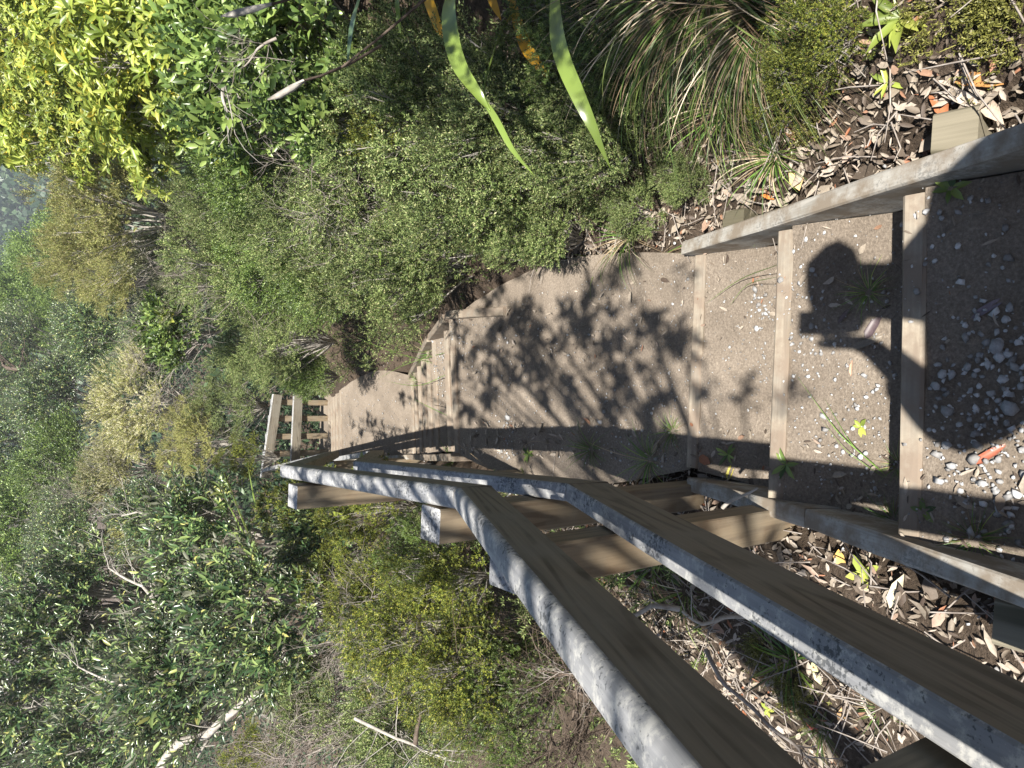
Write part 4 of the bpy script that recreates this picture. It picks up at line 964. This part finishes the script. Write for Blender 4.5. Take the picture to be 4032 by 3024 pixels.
branch([(260, 0, 4.6), (350, 55, 4.6), (440, 95, 4.6)], .010, .006, 'straight white stick across the sunny bush at the top corner', depth=0)
branch([(200, 640, 6.6), (120, 650, 6.6), (60, 655, 6.6)], .006, .003, 'short pale stick below the tall sunny bush', depth=0)
branch([(900, 100, 3.4), (860, 200, 3.4), (880, 330, 3.4), (890, 420, 3.4)], .016, .007, 'grey stem inside the star-leaved bush', depth=2, kids=3)
branch([(1090, 150, 3.0), (1010, 200, 3.0), (960, 260, 3.0)], .007, .003, 'cluster of pale dead twigs behind the seed heads', 'twig', depth=3, kids=5, L=.25)
branch([(2680, 2400, 2.1), (2560, 2390, 2.1), (2480, 2420, 2.1), (2420, 2480, 2.15)], .009, .005, 'white curved stick lying on the litter between the rails', depth=2, kids=2, L=.15)
branch([(2950, 2430, 2.1), (2850, 2435, 2.1), (2760, 2450, 2.1), (2690, 2410, 2.1)], .008, .004, 'forked white stick behind the lower rail', depth=1, kids=2, L=.15)
branch([(2850, 2000, 1.98), (2900, 1965, 1.95), (2980, 1915, 1.93)], .006, .003, 'short white twig lying across the dirt-covered edging board', depth=0)
branch([(2785, 2560, 2.15), (2850, 2700, 2.05), (2980, 2800, 2.0), (3080, 2900, 1.95), (3170, 2975, 1.9)], .007, .004, 'long crooked dark twig on the litter beside the big handrail', 'twig', depth=1, kids=2, L=.12)
branch([(3720, 2460, 1.62), (3800, 2520, 1.6), (3930, 2590, 1.55), (3975, 2608, 1.5)], .004, .0025, 'pale twig on the sunny dirt by the edging board stake', depth=0)
def barebush(px, py, depth, R, n, label, mat='twig', seed=1, up=.05):
    global rng
    old = rng; rng = np.random.default_rng(seed); P = at(px, py, depth); a = Acc(); base = P - np.array([0, 0, R * .9]); t = thing('bare_bush', base, label, 'dead bush')
    for k in range(n):
        d = rng.normal(0, .8, 3) + [0, 0, .9]; d /= np.linalg.norm(d); grow(a, np.zeros(3) + rng.normal(0, .05, 3), d, R * .9, .0065, 3, .5, 4, 4, .75, up)
    link('twigs', a.mesh('twigs', [MT[mat]]), t, local=True); rng = old; return t
barebush(1150, 2950, 4.0, .38, 14, 'tangle of grey dead twigs in the lower left corner', seed=1)
barebush(1420, 2950, 3.7, .34, 12, 'tangle of whitish dead twigs next to the lichen-grey branch', seed=2)
barebush(2190, 2760, 2.9, .28, 14, 'brownish dead twiggy bush beside the big handrail', 'darkbark', seed=3)
barebush(2060, 3000, 2.9, .28, 10, 'dead reddish-brown brushwood at the bottom edge', 'darkbark', seed=4)
barebush(1350, 2450, 3.7, .32, 12, 'small grey twiggy bush amid the yellow heath', seed=5)
barebush(820, 1020, 6.0, .55, 14, 'grey leafless twigs poking from the greyish bush', seed=6)
barebush(560, 1330, 10.5, .9, 10, 'bare grey twigs in the dark leafy bush right of the cream flowers', seed=7)
barebush(1250, 620, 3.8, .40, 12, 'dry grey twigs among the small-leaved bushes on the right slope', seed=8)
barebush(300, 1950, 12.5, .9, 10, 'pale dead twigs in the blotchy leafy tree', seed=9)
barebush(2420, 2560, 2.5, .20, 8, 'low clump of brown dead sticks between handrail and lower rail', seed=10)

# ---------------------------------------------------------------- shrub sprig by the rail, bright leaves
def sprig(px, py, depth, n, L, w, mat, label):
    P = at(px, py, depth); a = Acc(); T, F = LB
    D = nrm(rng.normal(0, 1, (n, 3)) + [0, -.3, .8]); X_, Y_, Z_ = frames(D, roll=.5); s = rng.uniform(.7, 1.1, n) * L
    base = np.stack([np.zeros(n), np.zeros(n), -rng.random(n) * L * .8], -1)
    t = thing('sapling', P - [0, 0, .35], label, 'sapling')
    a.inst(T, F, base + [0, 0, .35], X_, Y_, Z_, np.stack([s, s * w, s], -1), 0); link('leaves', a.mesh('leaves', [MT[mat]]), t, local=True)
    V, F = tube_tris([(0, 0, -.2), (.01, 0, .1), (0, 0, .35)], [.006, .005, .002], 5); link('stem', newmesh('stem', V, F, [MT['twig']], smooth=True), t, local=True)
sprig(1395, 1840, 4.3, 9, .13, .33, 'l_dark', 'glossy dark green sapling poking up between the handrail and the lower rail')
sprig(1340, 2050, 3.9, 4, .10, .6, 'l_bright', 'two rounded bright green leaves lit through beside the heath bush')
sprig(640, 1240, 7.0, 14, .16, .4, 'l_bright', 'yellow-green large-leaved shoot above the shiny sapling')

# ---------------------------------------------------------------- tree overhead (out of the frame, its shade dapples rails and landing)
tr = thing('tree', (-1.55, -.9, float(terr(-1.55, -.9))), 'broad-leaved tree behind the left rail whose shade dapples the landing', 'tree')
def up_sun(P, t): return np.asarray(P, float) + TOSUN * t
SPO = [spray(8, .11, .085, .042, 50 + k, True, 70) for k in range(6)]
a = Acc(); c = Acc(); hub = np.array([-1.2, -.9, 1.5]); base = np.array([-1.55, -.9, -1.9])
V, F = tube_tris([base, (-1.5, -.85, -.6), hub], [.09, .075, .06], 8); a.add(V, F)
tg = []
TGT = [(x0, y0, -2.3, 4.6, 4) for x0, y0 in ((-.02, 1.95), (.12, 2.1), (.05, 2.3), (.22, 2.35), (-.1, 2.45), (.12, 2.55), (.3, 2.6), (.0, 2.75), (.18, 2.85), (.33, 2.95), (-.08, 3.05), (.1, 3.15), (.28, 3.25), (.0, 3.4), (.2, 3.5), (-.15, 2.75), (.42, 2.2), (-.2, 3.3), (.3, 1.95))]
TGT += [(x0, y0, -2.3, 4.6, 4) for x0, y0 in ((.45, 2.0), (.42, 2.45), (.45, 2.75), (.4, 3.1), (.35, 3.4), (.2, 2.2), (.1, 2.95), (.3, 1.8), (.45, 2.95), (.25, 2.7), (0, 2.0), (-.1, 3.45))]
TGT += [(.05, 1.42, -2.2, 4.4, 1), (-.16, 1.3, -2.1, 4.3, 2), (.12, 1.6, -2.2, 4.3, 1), (-.35, 1.25, -1.0, 3.4, 2), (-.35, .9, -.8, 3.2, 3), (-.4, 2.2, -1.2, 3.6, 3), (-.4, 1.75, -1.1, 3.6, 2), (-.42, 2.7, -1.2, 3.6, 3), (-.5, 1.2, -1.6, 3.8, 3), (-.55, 1.6, -1.8, 3.8, 3)]
TGT += [(-.2, 4.6, -3.1, 4.8, 6), (.05, 5.2, -3.5, 4.8, 6), (-.35, 5.6, -3.6, 4.8, 5), (-.15, 5.9, -3.7, 4.8, 5), (-.6, 7.8, -3.95, 5.2, 6), (-.5, 7.4, -3.95, 5.2, 5), (-.2, 6.8, -3.9, 5.0, 3)]
for (x0, y0, z0, t, n) in TGT:
    q = up_sun((x0, y0, z0), t); tg.append((q, n))
for q, n in tg:
    t = np.linspace(0, 1, 7)[:, None]; mid = (hub + q) / 2 + np.array([0, 0, .25]); Pp = hub * (1 - t) ** 2 + 2 * mid * t * (1 - t) + q * t ** 2
    V, F = tube_tris(Pp, np.linspace(.022, .004, 7), 6); a.add(V, F)
    for k in range(n):
        e = q + rng.normal(0, 1, 3) * [.09, .10, .08]; V, F = tube_tris([Pp[5], (Pp[5] + e) / 2 + rng.normal(0, .02, 3), e], [.004, .003, .0015], 4); a.add(V, F)
        T, Fq, Mi = SPO[k % 6]; X_, Y_, Z_ = frames(nrm((e - q) + rng.normal(0, .1, 3))[None], roll=1.0); c.inst(T, Fq, e[None], X_, Y_, Z_, np.array([1.0]), np.zeros(len(Fq), int))
link('trunk', a.mesh('trunk', [MT['bark']], True), tr); link('crown', c.mesh('crown', [MT['l_green']]), tr)

# ---------------------------------------------------------------- photographer (behind the lens; casts the shadow on the steps)
MT['cloth'] = barkmat('shirt_cloth', (.05, .06, .08), (.07, .08, .11), 200); MT['jeans'] = barkmat('trouser_cloth', (.03, .04, .07), (.05, .06, .10), 200)
MT['skin'] = barkmat('skin', (.42, .26, .19), (.48, .31, .23), 40, .5); MT['hair'] = barkmat('hair', (.03, .02, .015), (.07, .05, .035), 200, .6)
def skinmesh(name, V, E, R, mat, parent, sub=1):
    me = bpy.data.meshes.new(name); me.from_pydata([tuple(v) for v in V], E, []); me.materials.append(mat)
    o = link(name, me, parent, local=True); sk = o.modifiers.new('skin', 'SKIN'); sk.use_smooth_shade = True
    for i, r in enumerate(R):
        d = me.skin_vertices[0].data[i]; d.radius = (r, r) if np.isscalar(r) else r; d.use_root = i == 0
    o.modifiers.new('sub', 'SUBSURF').render_levels = sub; return o
FOOT = np.array([.10, -.52, -1.385])
per = thing('person', FOOT, 'person standing at the top of the steps taking the photo, head bent over the phone', 'person')
Vp, Ep, Rp = [], [], []
def jv(p, r, par=None):
    Vp.append(np.array(p) - FOOT); Rp.append(r); i = len(Vp) - 1
    if par is not None: Ep.append((par, i))
    return i
pel = jv((.10, -.50, -.58), (.15, .11)); w_ = jv((.10, -.50, -.42), (.135, .10), pel); ch = jv((.10, -.44, -.22), (.155, .11), w_); sh = jv((.10, -.37, -.10), (.10, .08), ch)
nk = jv((.12, -.28, -.03), .085, sh); hd = jv((.125, -.19, .03), (.080, .085), nk); hd2 = jv((.13, -.13, .06), (.085, .092), hd); hd3 = jv((.13, -.09, .10), (.07, .07), hd2)
for sg in (-1, 1):
    th = jv((.10 + sg * .09, -.48, -.66), .085, pel); kn = jv((.10 + sg * .10, -.44, -1.0), .055, th); an = jv((.10 + sg * .11, -.52, -1.32), .038, kn); toe = jv((.10 + sg * .12, -.38, -1.35), .035, an)
def hand(wr, palm, tips, thumb):
    pm = jv(palm, (.030, .018), wr)
    for k, (a1, b1, c1) in enumerate(tips):
        i = jv(a1, .0095, pm); i = jv(b1, .0085, i); jv(c1, .0075, i)
    i = jv(thumb[0], .012, pm); jv(thumb[1], .009, i)
sR = jv((.31, -.34, -.07), .080, sh); eR = jv((.40, -.27, -.32), .052, sR); wR = jv((.145, -.12, -.16), .028, eR)
sL = jv((-.13, -.36, -.08), .070, sh); eL = jv((-.19, -.24, -.28), .052, sL); wL = jv((-.005, -.10, -.15), .030, eL)
ph0 = -FW * .006
def pp(x, d, f): return RT * (x + .015) + DN * d + FW * f
hand(wR, pp(.100, .07, -.012), [[pp(.098, .045 + k * .019, .004), pp(.084, .042 + k * .019, .008), pp(.066, .040 + k * .019, .008)] for k in range(4)], [pp(.09, .04, -.03), pp(.06, .035, -.026)])
hand(wL, pp(-.020, .085, -.03), [[pp(-.031, .050 + k * .019, -.002), pp(-.027, .048 + k * .019, .006), pp(-.012, .046 + k * .019, .007)] for k in range(4)], [pp(-.02, .05, -.036), pp(.0, .045, -.030)])
skinmesh('body', Vp, Ep, Rp, MT['skin'], per)
off = lambda L: [np.array(p) - FOOT for p in L]
skinmesh('shirt', off([(.10, -.50, -.56), (.10, -.50, -.42), (.10, -.44, -.22), (.10, -.37, -.10), (.31, -.34, -.07), (.39, -.28, -.30), (-.13, -.36, -.08), (-.175, -.24, -.24), (-.07, -.15, -.18)]), [(0, 1), (1, 2), (2, 3), (3, 4), (4, 5), (3, 6), (6, 7), (7, 8)], [(.17, .13), (.155, .12), (.21, .15), (.15, .11), .095, .078, .105, .085, .06], MT['cloth'], per)
skinmesh('trousers', off([(.10, -.50, -.60), (.01, -.48, -.70), (.0, -.44, -1.0), (-.01, -.515, -1.28), (.19, -.48, -.70), (.20, -.44, -1.0), (.21, -.515, -1.28)]), [(0, 1), (1, 2), (2, 3), (0, 4), (4, 5), (5, 6)], [(.165, .125), .10, .072, .06, .10, .072, .06], MT['jeans'], per)
skinmesh('hair', off([(.15, -.22, .06), (.125, -.13, .10), (.115, -.08, .10)]), [(0, 1), (1, 2)], [(.16, .14), (.15, .14), (.11, .10)], MT['hair'], per)
phn = thing('phone', pp(.03, .055, -.011), 'dark phone held up in both hands at the top of the steps', 'phone')
m, t_, out = nodes('phone_case'); p_ = t_.nodes.new('ShaderNodeBsdfPrincipled'); p_.inputs['Base Color'].default_value = (.02, .02, .025, 1); p_.inputs['Roughness'].default_value = .35; t_.links.new(p_.outputs[0], out.inputs[0])
o = box_between('case', pp(.030, -.018, -.006), pp(.030, .096, -.006), .070, .008, m, phn, upv=tuple(FW), bev=.002)

# unseen bushes added up-sun, out of the frame, to shade sedge and flax
mb = proto('canopy', (.8, .8, .5), 'pairs_s', 60, 30, 61, clump=.25, mats=[MT['l_dark'], TW], size=1.3)
for q, lab in (((1.45, .95, -1.1), 'unseen dark leafy bush above the bank, added to shade the drooping sedge'), ((1.6, 2.1, -1.5), 'unseen dark leafy bush above the bank, added to shade the flax')):
    P = up_sun(q, 1.9 if q[1] < 2 else 2.3); shrub('canopy', 0, 0, 0, (.9, .8, .8), lab, P=P)

# ---------------------------------------------------------------- thin air between here and the far hill
def air():
    x0, x1, y0, y1, z0, z1 = -720, 720, -8, 1030, -120, 6
    V = [(x, y, z) for x in (x0, x1) for y in (y0, y1) for z in (z0, z1)]
    F = [(0, 1, 3, 2), (4, 6, 7, 5), (0, 4, 5, 1), (2, 3, 7, 6), (0, 2, 6, 4), (1, 5, 7, 3)]
    m = bpy.data.materials.new('haze'); m.use_nodes = True; t = m.node_tree; t.nodes.clear(); out = t.nodes.new('ShaderNodeOutputMaterial')
    pv = t.nodes.new('ShaderNodeVolumePrincipled'); pv.inputs['Color'].default_value = (.82, .9, 1, 1); pv.inputs['Density'].default_value = .0011; t.links.new(pv.outputs[0], out.inputs['Volume'])
    return newmesh('haze', V, F, m)
if HAZE:
    o = link('haze', air()); tag(o, 'thin bluish haze over the distant hillside', 'haze', kind='stuff')
